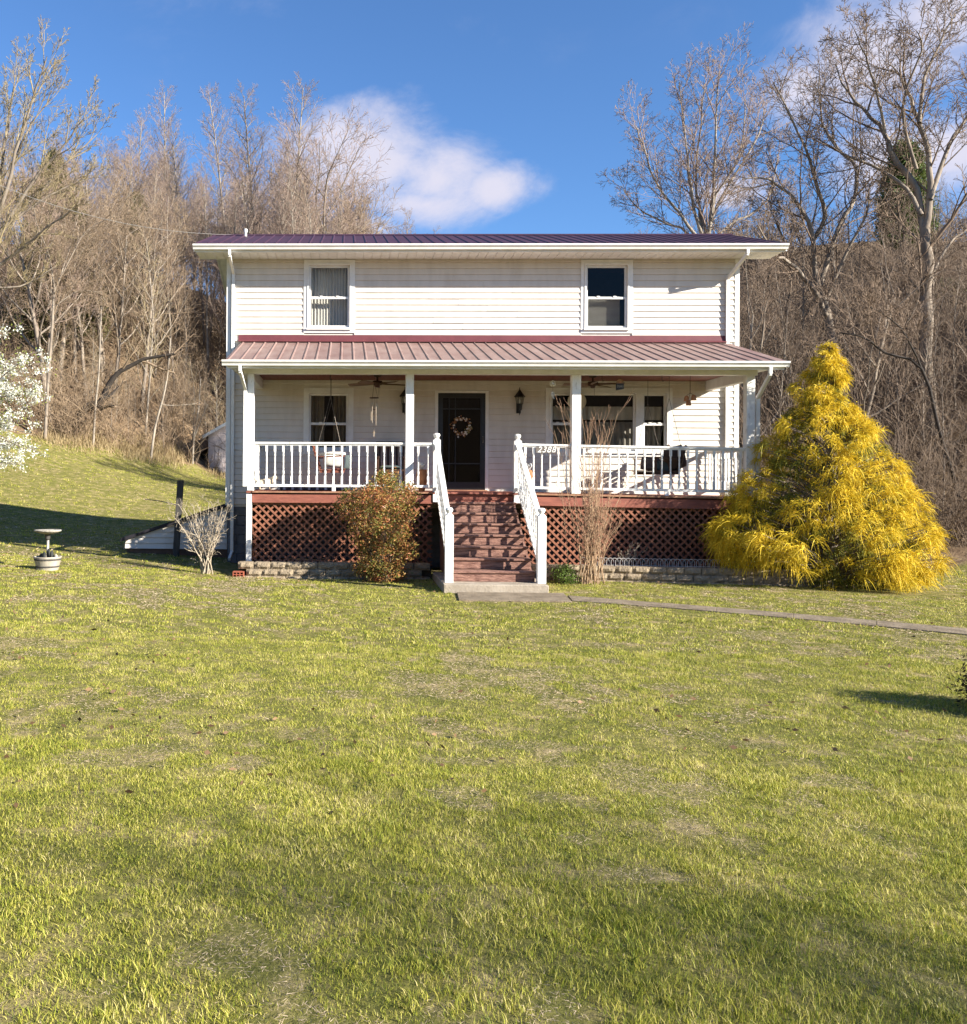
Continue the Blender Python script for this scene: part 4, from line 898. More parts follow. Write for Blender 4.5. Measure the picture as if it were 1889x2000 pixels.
t = thing('birdbath', 'shallow stone birdbath bowl on a thin pole rising from the tub planter', 'birdbath', (bx, by, gz+.19))
MB().tube([(bx, by, gz+.1), (bx+.005, by, gz+.56)], .021, 10).build('pole', mat('painted_pole', (.5, .48, .43), (.35, .33, .3), 8, .6), t); MB().lathe([(.03, .50), (.045, .53), (.045, .60), (.06, .615)], (bx, by, gz), 12).build('collar', GREYW, t, True)
MB().lathe([(.05, .60), (.13, .615), (.215, .645), (.226, .66), (.222, .672), (.20, .668), (.12, .642), (.0, .632)], (bx, by, gz), 30).build('bowl', mat('bath_stone', (.42, .38, .31), (.22, .2, .17), 12, .9, coord='World', bump=.4, lo=.4, hi=.6), t, True)

# ------------------------------------------------------------------ far white shed
sx0, sx1, sy = -7.72, -3.2, 50.0; sz = z1(-7.3, sy)-.05
t = thing('garden_shed', 'small white clapboard shed at the wood edge behind the house', 'shed', ((sx0+sx1)/2, sy+1.5, sz)); xm = (sx0+sx1)/2
SHEDW = mat('old_white_clapboard', (.56, .47, .44), (.44, .36, .33), 4, .8, coord='World')
core = MB().prism([(sx0, sz), (sx1, sz), (sx1, sz+2.2), (xm, sz+3.45), (sx0, sz+2.2)], 'y', sy, sy+3).build('shed_wall', SHEDW, t)
z = sz+.02
while z < sz+3.3:
    xa = sx0+.02+max(0, z+.1-(sz+2.2))*1.81; xb = sx1-.02-max(0, z+.1-(sz+2.2))*1.81
    MB().prism([(sy, z), (sy-.014, z+.002), (sy-.014, z+.01), (sy-.003, z+.108), (sy, z+.108)], 'x', xa, xb).build('clapboard', SHEDW, core); z += .11
d_ = boxo('shed_door', sx0+.40, sx0+1.45, sy-.045, sy-.016, sz+.03, sz+1.80, mat('peeling_white_door', (.62, .53, .49), (.25, .15, .11), 3, .8, coord='World', stretch=(6, 1, .8), lo=.5, hi=.75), t)
for k in range(1, 6): boxo('door_batten', sx0+.40+k*.175-.008, sx0+.40+k*.175+.008, sy-.052, sy-.0455, sz+.05, sz+1.78, SHEDW, d_)
for zz in (.3, 1.5): boxo('hinge', sx0+.3, sx0+.6, sy-.058, sy-.0525, sz+zz, sz+zz+.03, BLACK, d_)
for sgn in (-1, 1):
    e = sx0-.28 if sgn < 0 else sx1+.28
    MB().prism([(e, sz+2.02), (xm, sz+3.47), (xm, sz+3.57), (e, sz+2.12)], 'y', sy-.25, sy+3.2).build('shed_roof', mat('shed_roofing', (.16, .13, .12), (.11, .09, .085), 4, .8), t)
    MB().prism([(e, sz+1.92), (xm, sz+3.38), (xm, sz+3.55), (e, sz+2.10)], 'y', sy-.28, sy-.252).build('bargeboard', WHITE, t)
MB().prism([(sx0-.62, sz+1.05), (sx0-.02, sz+1.4), (sx0-.02, sz+1.46), (sx0-.65, sz+1.1)], 'y', sy+.2, sy+2.4).build('side_lean_to_roof', DBROWN, t); boxo('lean_to_shade_sheet', sx0-.6, sx0-.02, sy+1.0, sy+1.05, sz-.1, sz+1.1, DARK, t)  # near-black upright sheet paints the shade of the gap beside the shed
MB().beam((sx0-.58, sy+.25, sz-.1), (sx0-.58, sy+.25, sz+1.06), .07, .07).build('lean_to_post', DBROWN, t)
# ------------------------------------------------------------------ service wire
w0 = at(-160, 285, 20); w1 = Vector((-2.55, 20.6, 7.47)); pts = [w0.lerp(w1, k/14)-UZ*(.5*4*(k/14)*(1-k/14)) for k in range(15)]
pole_b = z1(w0.x, 20)
tag(MB().tube(pts, .006, 5).build('service_wire', mat('wire_grey', (.35, .33, .3), (.25, .23, .2), 10, .6)), 'thin overhead service wire running from the left to the house roof', 'wire')
t = thing('utility_pole', 'wooden utility pole holding the service wire beyond the left edge', 'pole', (w0.x, 20, pole_b)); MB().tube([(w0.x, 20, pole_b-.3), (w0.x, 20, w0.z+.5)], [.13, .1], 10).build('pole', GREYW, t)
# ------------------------------------------------------------------ bare trees
def rvec(rnd): return Vector((rnd.gauss(0, 1), rnd.gauss(0, 1), rnd.gauss(0, 1)))
def grow(TT, p, d, L_, r, lvl, P, rnd):
    k = P['seg'][lvl]; pts = [p]; rad = [r]; dirs = [d]; tip = P['tip'][lvl]; w = P['wob'][lvl]; tr = P['trop'][lvl]
    for i in range(1, k+1):
        d = (d+rvec(rnd)*w+UZ*tr).normalized(); p = p+d*(L_/k); pts.append(p); rad.append(max(P['rmin'], r*(1-(1-tip)*i/k))); dirs.append(d)
    TT[0 if lvl <= P.get('split', 1) else 1].add(pts, rad, P['sides'][lvl]); side_shoots(TT, pts, rad, dirs, L_, lvl, P, rnd)
def side_shoots(TT, pts, rad, dirs, L_, lvl, P, rnd):
    if lvl+1 >= len(P['seg']): return
    n = P['n'][lvl]; k = len(pts)-1; t0 = P['t0'][lvl]; az = rnd.uniform(0, 6.28)
    for j in range(n):
        t = min(.995, t0+(1-t0)*(j+rnd.random())/n); i = min(k-1, int(t*k)); f = t*k-i; p = pts[i].lerp(pts[i+1], f); d = dirs[min(i+1, k)]; az += 2.4+rnd.uniform(-.5, .5)
        u = d.cross(UZ if abs(d.z) < .95 else Vector((1, 0, 0))).normalized(); v = d.cross(u); a = P['ang'][lvl]*rnd.uniform(.75, 1.25)
        cd = (d*math.cos(a)+(u*math.cos(az)+v*math.sin(az))*math.sin(a)).normalized(); sh = P['shape'][lvl](t)
        r0 = rad[i]*(1-f)+rad[i+1]*f
        grow(TT, p, cd, L_*P['lr'][lvl]*sh*rnd.uniform(.7, 1.2), max(P['rmin'], min(r0*.8, rad[0]*P['rr'][lvl])), lvl+1, P, rnd)
taper = lambda t: 1.25-t; late = lambda t: 1.1-.5*t
POPLAR = dict(seg=[10, 5, 3, 1], tip=[.12, .2, .3, .5], wob=[.02, .09, .12, .12], trop=[.02, .14, .06, .04], n=[46, 9, 6], t0=[.25, .2, .2], ang=[.80, .6, .6], lr=[.25, .42, .6], rr=[.20, .40, .55], shape=[taper, late, late], sides=[7, 4, 3, 3], rmin=.0075)
HARD = dict(seg=[9, 7, 4, 3, 1], tip=[.25, .25, .25, .4, .5], wob=[.06, .11, .13, .14, .15], trop=[.03, .08, .06, .04, .03], n=[12, 8, 6, 4], t0=[.28, .2, .2, .25], ang=[.7, .65, .65, .65], lr=[.54, .5, .55, .6], rr=[.40, .42, .5, .55], shape=[late, late, late, late], sides=[7, 5, 3, 3, 3], rmin=.007)
SAPL = dict(seg=[8, 4, 1], tip=[.2, .3, .5], wob=[.05, .11, .13], trop=[.03, .10, .05], n=[24, 9], t0=[.15, .15], ang=[.65, .65], lr=[.28, .5], rr=[.35, .55], shape=[taper, late], sides=[5, 3, 3], rmin=.006)
def proto(P, Hh, r, seed, bark, twig, stems=1):
    rnd = random.Random(seed); TT = [Tubes(), Tubes()]
    for s in range(stems):
        d = Vector((rnd.gauss(0, .03 if stems == 1 else .22), rnd.gauss(0, .03 if stems == 1 else .22), 1)).normalized(); grow(TT, Vector((0, 0, -.3)), d, Hh, r, 0, P, rnd)
    V, _f = TT[0].arrays(); V2, _f2 = TT[1].arrays(); hh = max(V[:, 2].max(), V2[:, 2].max())
    return TT[0].mesh('trunk', bark), TT[1].mesh('crown', twig), hh
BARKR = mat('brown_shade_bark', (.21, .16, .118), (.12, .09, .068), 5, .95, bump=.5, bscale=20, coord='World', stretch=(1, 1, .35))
PROT = {
 'pop': [proto(POPLAR, 24, .20, 1, BARKP, TWIGP), proto(POPLAR, 22, .19, 2, BARKP, TWIGP), proto(POPLAR, 25, .22, 3, BARKL, TWIGP)],
 'hard': [proto(HARD, 13, .20, 4, BARKL, TWIG), proto(HARD, 12, .17, 5, BARKL, TWIGP), proto(HARD, 13, .17, 6, BARKL, TWIG)],
 'sap': [proto(SAPL, 9, .045, 7, BARKL, TWIG), proto(SAPL, 8, .05, 8, BARKL, TWIG), proto(SAPL, 9, .06, 9, BARKP, TWIGY)],
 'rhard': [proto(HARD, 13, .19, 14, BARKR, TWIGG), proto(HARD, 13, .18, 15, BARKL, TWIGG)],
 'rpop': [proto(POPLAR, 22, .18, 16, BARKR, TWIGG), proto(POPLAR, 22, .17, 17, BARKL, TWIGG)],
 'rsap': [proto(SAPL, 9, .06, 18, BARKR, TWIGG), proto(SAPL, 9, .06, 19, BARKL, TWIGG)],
}
def plant(pr, x, y, h, label, group, name='bare_tree', rot=None, rnd=random):
    me1, me2, hh = pr; z = z1(x, y); t = thing(name, label, 'tree', (x, y, z), group); s = h/hh
    t.scale = (s*rnd.uniform(.85, 1.1), s*rnd.uniform(.85, 1.1), s); t.rotation_euler = (0, 0, rnd.uniform(0, 6.28) if rot is None else rot)
    for nm, me in (('trunk', me1), ('crown', me2)): o = bpy.data.objects.new(nm, me); COL.objects.link(o); o.parent = t
    return t
def plant_px(kind, i, px, top, Y, label, group=None):
    p = at(px, top, Y); return plant(PROT[kind][i], p.x, Y, p.z-z1(p.x, Y), label, group, rnd=rngT)
rngT = random.Random(77)
# trees one can pick out against the sky, left of the house
for kind, i, px, top, Y, lab in (
    ('pop', 0, 325, 150, 69, 'tall pale poplar with a bare narrow crown left of the two slim spires'), ('pop', 1, 272, 192, 72, 'bare poplar just left of the tallest pale one'), ('pop', 2, 372, 222, 66, 'bare poplar with a forked side limb right of the tall pale one'),
    ('pop', 1, 447, 165, 69, 'slim lone poplar spire with clear sky on both sides above the roof corner'), ('pop', 2, 532, 150, 63, 'left one of the close pair of tall dark poplars above the roof'), ('pop', 0, 566, 152, 62, 'right one of the close pair of tall dark poplars above the roof'),
    ('hard', 1, 630, 235, 63, 'bare leaning tree right of the pair of tall poplars in front of the cloud'), ('pop', 1, 662, 335, 80, 'short bare tree in front of the left edge of the cloud'), ('pop', 0, 705, 392, 86, 'low bare tree where the left wood thins out above the roof'), ('pop', 2, 738, 432, 91, 'lowest bare treetop at the end of the left wood'),
    ('pop', 1, 793, 405, 99, 'single bare treetop standing apart above the middle of the roof'), ('hard', 2, 205, 235, 55, 'bare tree with dense yellowish twigs left of the poplars'), ('hard', 0, 150, 300, 52, 'spreading bare tree behind the budding tree on the left'), ('pop', 1, 240, 262, 65, 'bare poplar between the spreading tree and the pale poplars')):
    plant_px(kind, i, px, top, Y, lab)
# the crowd of trees that nothing tells apart
SKL = ([-150, 0, 100, 180, 260, 330, 400, 450, 540, 600, 640, 690, 740, 800, 850], [200, 230, 250, 300, 270, 230, 290, 300, 260, 260, 300, 370, 430, 440, 470])
SKR = ([1150, 1200, 1260, 1350, 1450, 1550, 1650, 1750, 1889, 2050], [452, 445, 415, 400, 345, 335, 385, 350, 320, 300])
def fill(n, px0, px1, sk, y0, y1, kinds, label, group, spread, seed, name='bare_tree'):
    rnd = random.Random(seed); done = []; tries = 0
    while len(done) < n and tries < n*40:
        tries += 1; px = rnd.uniform(px0, px1); Y = y0+(y1-y0)*rnd.random()**1.25; top = np.interp(px, *sk)+abs(rnd.gauss(0, spread)); p = at(px, top, Y)
        if Y < wood_edge(p.x)+1.5: continue
        if any((p.x-q[0])**2+(Y-q[1])**2 < 1.7 for q in done): continue
        h = p.z-z1(p.x, Y)
        if h < 3 or h > 27: continue
        k = kinds[0] if h > 15 else kinds[1] if h > 8.5 else kinds[2]
        if h > 12 and rnd.random() < .3: k = kinds[1]
        if k == kinds[1] and rnd.random() < .25: k = kinds[2]
        done.append((p.x, Y)); plant(rnd.choice(PROT[k]), p.x, Y, h, label, group, name, rnd=rnd)
fill(138, -130, 860, SKL, 45, 98, ('pop', 'hard', 'sap'), 'bare tree in the crowded sunlit wood on the left hillside', 'bare trees of the left hillside', 150, 5)
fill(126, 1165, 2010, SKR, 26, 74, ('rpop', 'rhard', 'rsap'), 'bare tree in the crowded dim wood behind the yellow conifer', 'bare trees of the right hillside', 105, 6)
fill(70, 150, 760, ([100, 200, 260, 330, 400, 450, 540, 600, 640, 690, 740, 800], [300, 300, 285, 270, 310, 320, 280, 290, 325, 385, 430, 445]), 56, 92, ('pop', 'pop', 'pop'), 'slender bare poplar in the close ranks above the left roof corner', 'poplars of the left hillside', 60, 15, 'poplar_tree')
# thin stems at the foot of the two slopes
fill(45, 20, 440, ([0, 450], [640, 690]), 44, 60, ('sap', 'sap', 'sap'), 'thin pale sapling at the foot of the left hillside', 'saplings on the left bank', 70, 8, 'sapling')
fill(60, 1440, 1990, ([1440, 1889], [560, 560]), 24, 44, ('rsap', 'rsap', 'rsap'), 'thin dark sapling in the gloom behind the yellow conifer', 'saplings behind the conifer', 90, 9, 'sapling')
# two big bare trees on the right behind the camera, whose shade falls over the near lawn
for (x, y, h, i, lab) in ((25.5, -12.9, 13.5, 1, 'large bare tree far to the right of the near lawn'), (31, -12.8, 12.5, 0, 'second bare tree standing beyond the first one right of the near lawn')):
    plant(PROT['hard'][i], x, y, h, lab, None, rnd=rngT)

# trees whose limbs can be followed in the photograph
LIMB = dict(seg=[1, 5, 4, 2, 1], tip=[.3, .3, .3, .4, .5], wob=[.1, .10, .13, .14, .15], trop=[.03, .08, .05, .04, .02], n=[10, 6, 5, 3], t0=[.12, .18, .2, .2], ang=[.65, .62, .65, .65], lr=[.40, .52, .58, .65], rr=[.30, .45, .5, .6], shape=[late]*4, sides=[7, 4, 3, 3, 3], rmin=.0065, split=0)
def limb_tree(name, Y, limbs, bark, twig, label, seed, P=LIMB, group=None, rs=.55):
    """limbs: [(list of photo points, radius at start, radius at end)], first one is the trunk"""
    rnd = random.Random(seed); TT = [Tubes(), Tubes()]; known = []
    base = None
    for li, (pp, r0, r1) in enumerate(limbs):
        dy = 0.0 if li == 0 else rnd.uniform(-.9, .9); pts = []
        for i, (px, py) in enumerate(pp):
            f = i/max(1, len(pp)-1); p = at(px, py, Y); p.y = Y+dy*f*(len(pp)-1)*.6
            q = at(px, py, p.y); pts.append(q)
        if li == 0:
            g = z1(pts[0].x, pts[0].y); pts[0].z = min(pts[0].z, g-.2); base = Vector((pts[0].x, pts[0].y, g))
        fine = []                                             # smooth through the given points
        for i in range(len(pts)-1):
            p0, p1, p2, p3 = pts[max(i-1, 0)], pts[i], pts[i+1], pts[min(i+2, len(pts)-1)]
            for s in range(3):
                t = s/3; fine.append(.5*((2*p1)+(p2-p0)*t+(2*p0-5*p1+4*p2-p3)*t*t+(3*p1-p0-3*p2+p3)*t**3))
        fine.append(pts[-1]); n = len(fine); rad = [(r0+(r1-r0)*i/(n-1))*rs for i in range(n)]
        fine = [p+(rvec(rnd)*r1*(.15 if li == 0 else .8) if 0 < i < n-1 else Vector((0, 0, 0))) for i, p in enumerate(fine)]
        dirs = [(fine[min(i+1, n-1)]-fine[max(i-1, 0)]).normalized() for i in range(n)]
        TT[0].add(fine, rad, 8); L_ = sum((fine[i+1]-fine[i]).length for i in range(n-1))
        PP = dict(P)
        if li == 0: PP['n'] = [3]+P['n'][1:]; PP['t0'] = [.6]+P['t0'][1:]
        side_shoots(TT, fine, rad, dirs, L_, 0, PP, rnd)
    t = thing(name, label, 'tree', base, group)
    for nm, T_, m_ in (('trunk', TT[0], bark), ('crown', TT[1], twig)): o = bpy.data.objects.new(nm, T_.mesh(nm, m_)); link(o, t)
    return t
limb_tree('bare_tree', 38, [([(1382, 700), (1381, 560), (1380, 455)], .42, .3), ([(1378, 470), (1361, 430), (1346, 340), (1339, 265), (1327, 159)], .16, .03), ([(1382, 470), (1388, 420), (1395, 340), (1399, 227), (1407, 140)], .18, .03), ([(1376, 470), (1366, 420), (1358, 359), (1369, 246), (1377, 163)], .15, .03),
    ([(1372, 480), (1330, 420), (1282, 359), (1256, 284), (1240, 246)], .14, .03), ([(1388, 440), (1400, 378), (1445, 302), (1456, 189)], .12, .03), ([(1386, 450), (1407, 390), (1482, 265), (1494, 212)], .12, .03), ([(1370, 490), (1331, 446), (1256, 416), (1214, 363)], .12, .03), ([(1390, 470), (1440, 430), (1500, 390), (1520, 300)], .12, .03)],
    BARKP, TWIGP, 'pale many-stemmed bare sycamore rising above the right end of the roof', 31, dict(LIMB, n=[13, 6, 4, 3], trop=[.03, .12, .06, .03, .02], ang=[.6, .6, .65, .65]))
limb_tree('bare_tree', 28, [([(1816, 1000), (1813, 760), (1811, 567), (1807, 442)], .38, .24), ([(1809, 470), (1790, 370), (1739, 295), (1728, 261), (1687, 212), (1645, 163), (1634, 125)], .20, .025), ([(1807, 450), (1819, 359), (1807, 272), (1785, 212), (1762, 151), (1735, 125)], .2, .025), ([(1817, 390), (1853, 284), (1889, 227), (1940, 140)], .14, .03),
    ([(1800, 420), (1770, 370), (1724, 333), (1671, 310), (1633, 291), (1600, 240)], .13, .025), ([(1796, 240), (1806, 150), (1850, 60), (1880, 10)], .11, .025), ([(1728, 261), (1715, 190), (1690, 110), (1670, 60)], .09, .02), ([(1790, 330), (1762, 210), (1800, 100), (1790, 60)], .1, .02), ([(1811, 560), (1850, 480), (1900, 440)], .1, .03), ([(1812, 600), (1770, 540), (1700, 520)], .08, .02)],
    BARKL, TWIGG, 'tall gnarled bare tree with twisting limbs at the right edge of the sky', 32)
limb_tree('bare_tree', 30, [([(1660, 900), (1640, 740), (1615, 605)], .24, .17), ([(1617, 620), (1585, 560), (1540, 510), (1513, 497), (1480, 440)], .13, .03), ([(1615, 610), (1592, 530), (1585, 450), (1560, 400), (1500, 350), (1450, 350)], .15, .025), ([(1587, 470), (1610, 425), (1590, 340), (1560, 260), (1510, 160)], .12, .025), ([(1600, 560), (1640, 440), (1670, 390), (1672, 330), (1640, 290), (1605, 240), (1600, 150)], .13, .025), ([(1612, 590), (1650, 500), (1690, 420), (1700, 360)], .1, .02)],
    BARKL, TWIGG, 'forking bare tree leaning over the right roof corner', 33, rs=.7)
limb_tree('bare_tree', 31, [([(1560, 900), (1548, 760), (1530, 620)], .14, .10), ([(1531, 640), (1500, 560), (1440, 500), (1400, 470)], .08, .02), ([(1530, 630), (1545, 540), (1530, 470), (1500, 400)], .08, .02)], BARKR, TWIGG, 'smaller bare tree between the roof corner and the forking tree', 34)
limb_tree('leaning_tree', 24, [([(1889, 780), (1840, 860), (1800, 720), (1730, 690), (1690, 660), (1640, 650)], .09, .03), ([(1800, 720), (1760, 640), (1700, 600)], .05, .02)], BARKD, TWIGG, 'dark crooked branch arching behind the top of the yellow conifer', 41)
limb_tree('budding_tree', 24, [([(-75, 980), (-60, 760), (-35, 560), (-15, 470)], .26, .18), ([(-20, 490), (20, 340), (55, 220), (92, 110)], .12, .02), ([(-15, 480), (60, 360), (120, 290), (165, 230)], .11, .02), ([(-10, 470), (90, 360), (190, 262)], .10, .02), ([(-20, 480), (5, 320), (20, 220), (30, 140)], .11, .02), ([(-10, 460), (100, 380), (185, 345)], .08, .02), ([(-30, 540), (60, 470), (150, 400)], .09, .02), ([(-25, 500), (-40, 320), (-20, 180)], .11, .02), ([(-30, 560), (40, 560), (110, 520)], .07, .02), ([(-20, 490), (40, 280), (105, 190)], .08, .02)],
    BARKL, TWIGY, 'budding olive-twigged tree filling the upper left corner', 35, dict(LIMB, n=[9, 5, 5, 3], trop=[.03, .14, .08, .05, .03], ang=[.45, .5, .55, .55], lr=[.34, .5, .55, .6], rmin=.005))
limb_tree('bare_tree', 42.5, [([(88, 840), (98, 680), (108, 560)], .15, .11), ([(107, 570), (95, 500), (70, 430), (62, 380)], .08, .02), ([(108, 565), (140, 500), (170, 450), (225, 420)], .08, .02), ([(108, 570), (125, 520), (150, 430), (160, 350)], .07, .02), ([(104, 600), (150, 570), (200, 570)], .06, .02)], BARKL, TWIG, 'dark-limbed tree forking above the blossoms on the left bank', 36)
limb_tree('leaning_tree', 46, [([(150, 818), (160, 806), (176, 793), (197, 785), (212, 753), (230, 729), (255, 715), (282, 702), (341, 691)], .20, .05), ([(180, 798), (200, 796), (222, 794)], .13, .06), ([(200, 782), (222, 765), (240, 745)], .08, .03)], BARKD, TWIG, 'dark bent tree trunk leaning to the right on the left bank', 37, dict(LIMB, n=[5, 5, 3, 2]), rs=1.25)
limb_tree('pale_sapling', 46.2, [([(294, 897), (303, 835), (318, 780), (328, 725), (333, 660)], .055, .025), ([(318, 790), (350, 792), (385, 788)], .02, .01)], BARKP, TWIG, 'slim pale sapling standing alone on the lawn edge left of the shed', 38, dict(LIMB, n=[6, 4, 3, 2]), rs=1.3)
limb_tree('pale_sapling', 48.8, [([(376, 905), (379, 850), (388, 800), (392, 740)], .05, .02), ([(379, 855), (395, 815), (405, 790)], .03, .012)], BARKP, TWIG, 'slim pale forked sapling just left of the shed', 39, dict(LIMB, n=[6, 4, 3, 2]), rs=1.3)
limb_tree('pale_sapling', 44.5, [([(182, 870), (186, 800), (193, 730), (196, 660), (198, 600)], .05, .02)], BARKP, TWIG, 'thin pale stem crossing in front of the dark bent trunk', 40, dict(LIMB, n=[6, 4, 3, 2]), rs=1.3)

# evergreens deep in the wood
CEDAR = leafmat('dull_cedar', [(.0, (.06, .068, .024)), (.5, (.12, .12, .042)), (1, (.19, .165, .065))], .5, .15, .8)
def conifer(px, top, Y, rw, label, seed, n=1500, pine=False):
    rg = np.random.default_rng(seed); tp = at(px, top, Y); g = z1(tp.x, Y); Hh = tp.z-g
    t = thing('evergreen_tree', label, 'tree', (tp.x, Y, g)); T = Tubes(); T.add([Vector((tp.x, Y, g-.3)), Vector((tp.x+.1, Y, g+Hh*.5)), Vector((tp.x, Y, tp.z-.2))], [.16, .11, .03], 7); link(bpy.data.objects.new('trunk', T.mesh('trunk', BARKL)), t)
    h = (rg.random(n)**.8 if not pine else .35+.65*rg.random(n)); R_ = rw*((1.02-h)**.6 if not pine else np.sqrt(np.clip(1.02-h**3, .05, 1)))*np.sqrt(rg.random(n)); a = rg.random(n)*2*np.pi
    C = np.stack([tp.x+R_*np.cos(a), Y+R_*np.sin(a), g+Hh*(.12+.88*h if not pine else h)], -1)
    m_ = 14; d = rg.normal(size=(n, m_, 3)); d[..., 2] *= .6; d /= np.linalg.norm(d, axis=2, keepdims=True); ln = rg.uniform(.15, .4, (n, m_, 1)); s = np.cross(d, rg.normal(size=(n, m_, 3))); s /= np.linalg.norm(s, axis=2, keepdims=True)
    o_ = C[:, None, :]+rg.normal(size=(n, m_, 3))*.12; V = np.stack([o_-s*.03, o_+s*.03, o_+d*ln], 2).reshape(-1, 3); Fc = np.arange(len(V)).reshape(-1, 3)
    link(bpy.data.objects.new('crown', np_mesh('crown', V, Fc, CEDAR)), t)
for a in ((105, 300, 60, 2.9, 'dull green cedar among the bare trees at the far left', 1), (150, 395, 56, 2.2, 'dull olive cedar low on the left hillside', 2), (75, 440, 54, 2.6, 'olive cedar behind the budding tree', 3), (265, 380, 66, 2.6, 'small dull cedar on the middle of the left slope', 5)): conifer(*a)
CEDAR = leafmat('green_pine', [(.0, (.06, .09, .022)), (.5, (.10, .14, .03)), (1, (.17, .19, .05))], .5, .15, .8); conifer(1768, 282, 46, 1.35, 'round-topped green pine behind the gnarled tree', 9, 1300, True); conifer(1850, 560, 40, 1.5, 'dark cedar deep in the right wood', 11, 900)

# undergrowth: brush and dead stalks that nobody could count
def undergrowth(name, label, n, px0, px1, y0, y1, hmin, hmax, m, seed, thick=.011):
    rg = np.random.default_rng(seed); T = Tubes(); px = rg.uniform(px0, px1, n*3); Y = y0+(y1-y0)*rg.random(n*3)**1.5
    X = np.array([at(a, 930, b).x for a, b in zip(px, Y)]); ok = Y > wood_edge(X)+.2; X = X[ok][:n]; Y = Y[ok][:n]; Z = zf(X, Y)
    for x, y, z in zip(X, Y, Z):
        base = Vector((x, y, z-.05)); hh = rg.uniform(hmin, hmax)
        for s in range(int(rg.integers(4, 9))):
            d = Vector((rg.normal(0, .45), rg.normal(0, .45), 1)).normalized(); L_ = hh*rg.uniform(.5, 1); p = base+Vector((rg.normal(0, .15), rg.normal(0, .15), 0)); pts = [p]; sc = thick*(y/32)
            for k in range(3): d = (d+Vector((rg.normal(0, .22), rg.normal(0, .22), -.06*k))).normalized(); p = p+d*(L_/3); pts.append(p)
            T.add(pts, [sc, sc*.9, sc*.75, sc*.5], 3)
            for q in range(3):
                b = pts[1+q % 3]; e = b+Vector((rg.normal(0, .35), rg.normal(0, .35), rg.uniform(.05, .5)))*hh*.45; T.add([b, b.lerp(e, .5)+Vector((0, 0, .04)), e], [sc*.7, sc*.6, sc*.4], 3)
    o = link(bpy.data.objects.new(name, T.mesh(name, m))); return tag(o, label, 'brush', kind='stuff')
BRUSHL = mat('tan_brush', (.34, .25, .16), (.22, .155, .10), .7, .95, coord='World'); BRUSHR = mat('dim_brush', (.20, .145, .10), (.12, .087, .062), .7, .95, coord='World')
undergrowth('undergrowth', 'tangle of tan leafless brush covering the left hillside', 780, -120, 560, 43, 80, 1.3, 4.2, BRUSHL, 51)
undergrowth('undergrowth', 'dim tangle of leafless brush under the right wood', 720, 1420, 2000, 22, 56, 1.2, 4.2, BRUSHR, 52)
DRY = leafmat('dry_grass', [(0, (.20, .14, .07)), (.5, (.36, .27, .14)), (1, (.45, .36, .2))], .8, .2)
rg = np.random.default_rng(8); n = 26000; X = rg.uniform(-20, -6.5, n); Y = wood_edge(X)+rg.normal(.8, 1.2, n); pat = np.sin(X*1.7)+np.sin(X*.6+2); keep = rg.random(n) < .35+.3*pat; X, Y = X[keep], Y[keep]; Z = zf(X, Y); n = len(X)
O = np.stack([X, Y, Z-.02], -1); a = rg.random(n)*6.28; s = np.stack([np.cos(a), np.sin(a), 0*a], -1)*rg.uniform(.012, .024, n)[:, None]; tipv = np.stack([rg.normal(0, .14, n), rg.normal(0, .14, n)-.05, rg.uniform(.12, .5, n)], -1)
tag(link(bpy.data.objects.new('dry_grass', np_mesh('dry_grass', np.stack([O-s, O+s, O+tipv], 1).reshape(-1, 3), np.arange(3*n).reshape(-1, 3), DRY))), 'straw-coloured dead grass along the foot of the wood', 'grass', kind='stuff')
# ------------------------------------------------------------------ golden thread-leaf cypress
YEL = leafmat('golden_thread_foliage', [(.0, (.20, .19, .018)), (.22, (.46, .345, .022)), (.55, (.74, .52, .03)), (1.0, (.86, .66, .075))], .5, .2, 3.4)
def strands(C, D, Ln, drop, w, rg, segs=3):
    """thread-like ribbons: start C, direction D, length Ln, sag drop -> vertices and quads"""
    n = len(C); sv = np.cross(D, rg.normal(size=(n, 3))); sv /= np.linalg.norm(sv, axis=1, keepdims=True)+1e-9; rows = []
    for k in range(segs+1):
        t = k/segs; p = C+D*(Ln*t)[:, None]; p[:, 2] -= drop*t*t; ww = w*(1-.75*t); rows.append(p-sv*ww); rows.append(p+sv*ww)
    V = np.stack(rows, 1).reshape(-1, 3); b = np.arange(n)[:, None]*(segs+1)*2; q = np.concatenate([b+2*k+np.array([0, 1, 3, 2]) for k in range(segs)], 1).reshape(-1, 4)
    return V, q
rg = np.random.default_rng(17); cY = 16.0; cc = at(1622, 1135, cY); cb = z1(cc.x, cY); m2 = cY/F
hy = np.array([1135, 1110, 1080, 1040, 1000, 930, 870, 830, 800, 760, 720, 690, 668.]); rl = np.array([60, 140, 200, 236, 195, 168, 152, 130, 95, 78, 34, 18, 4.]); rr_ = np.array([160, 198, 204, 200, 176, 142, 138, 72, 45, 32, 40, 28, 6.])
hz = (1137-hy)*m2; rl *= m2; rr_ *= m2; HT = hz[-1]
def env(h, a):
    l_ = np.interp(h, hz, rl); r_ = np.interp(h, hz, rr_); c = np.cos(a); return np.where(c > 0, r_, l_)*(np.abs(c))+(l_+r_)/2*(1-np.abs(c))
t = thing('golden_cypress', 'large golden-yellow thread-leaf cypress at the right end of the porch', 'shrub', (cc.x, cY, cb))
T = Tubes(); T.add([Vector((cc.x, cY, cb-.2)), Vector((cc.x+.05, cY, cb+1.5)), Vector((cc.x, cY, cb+3)), Vector((cc.x-.08, cY, cb+HT-.25))], [.11, .08, .04, .012], 8)
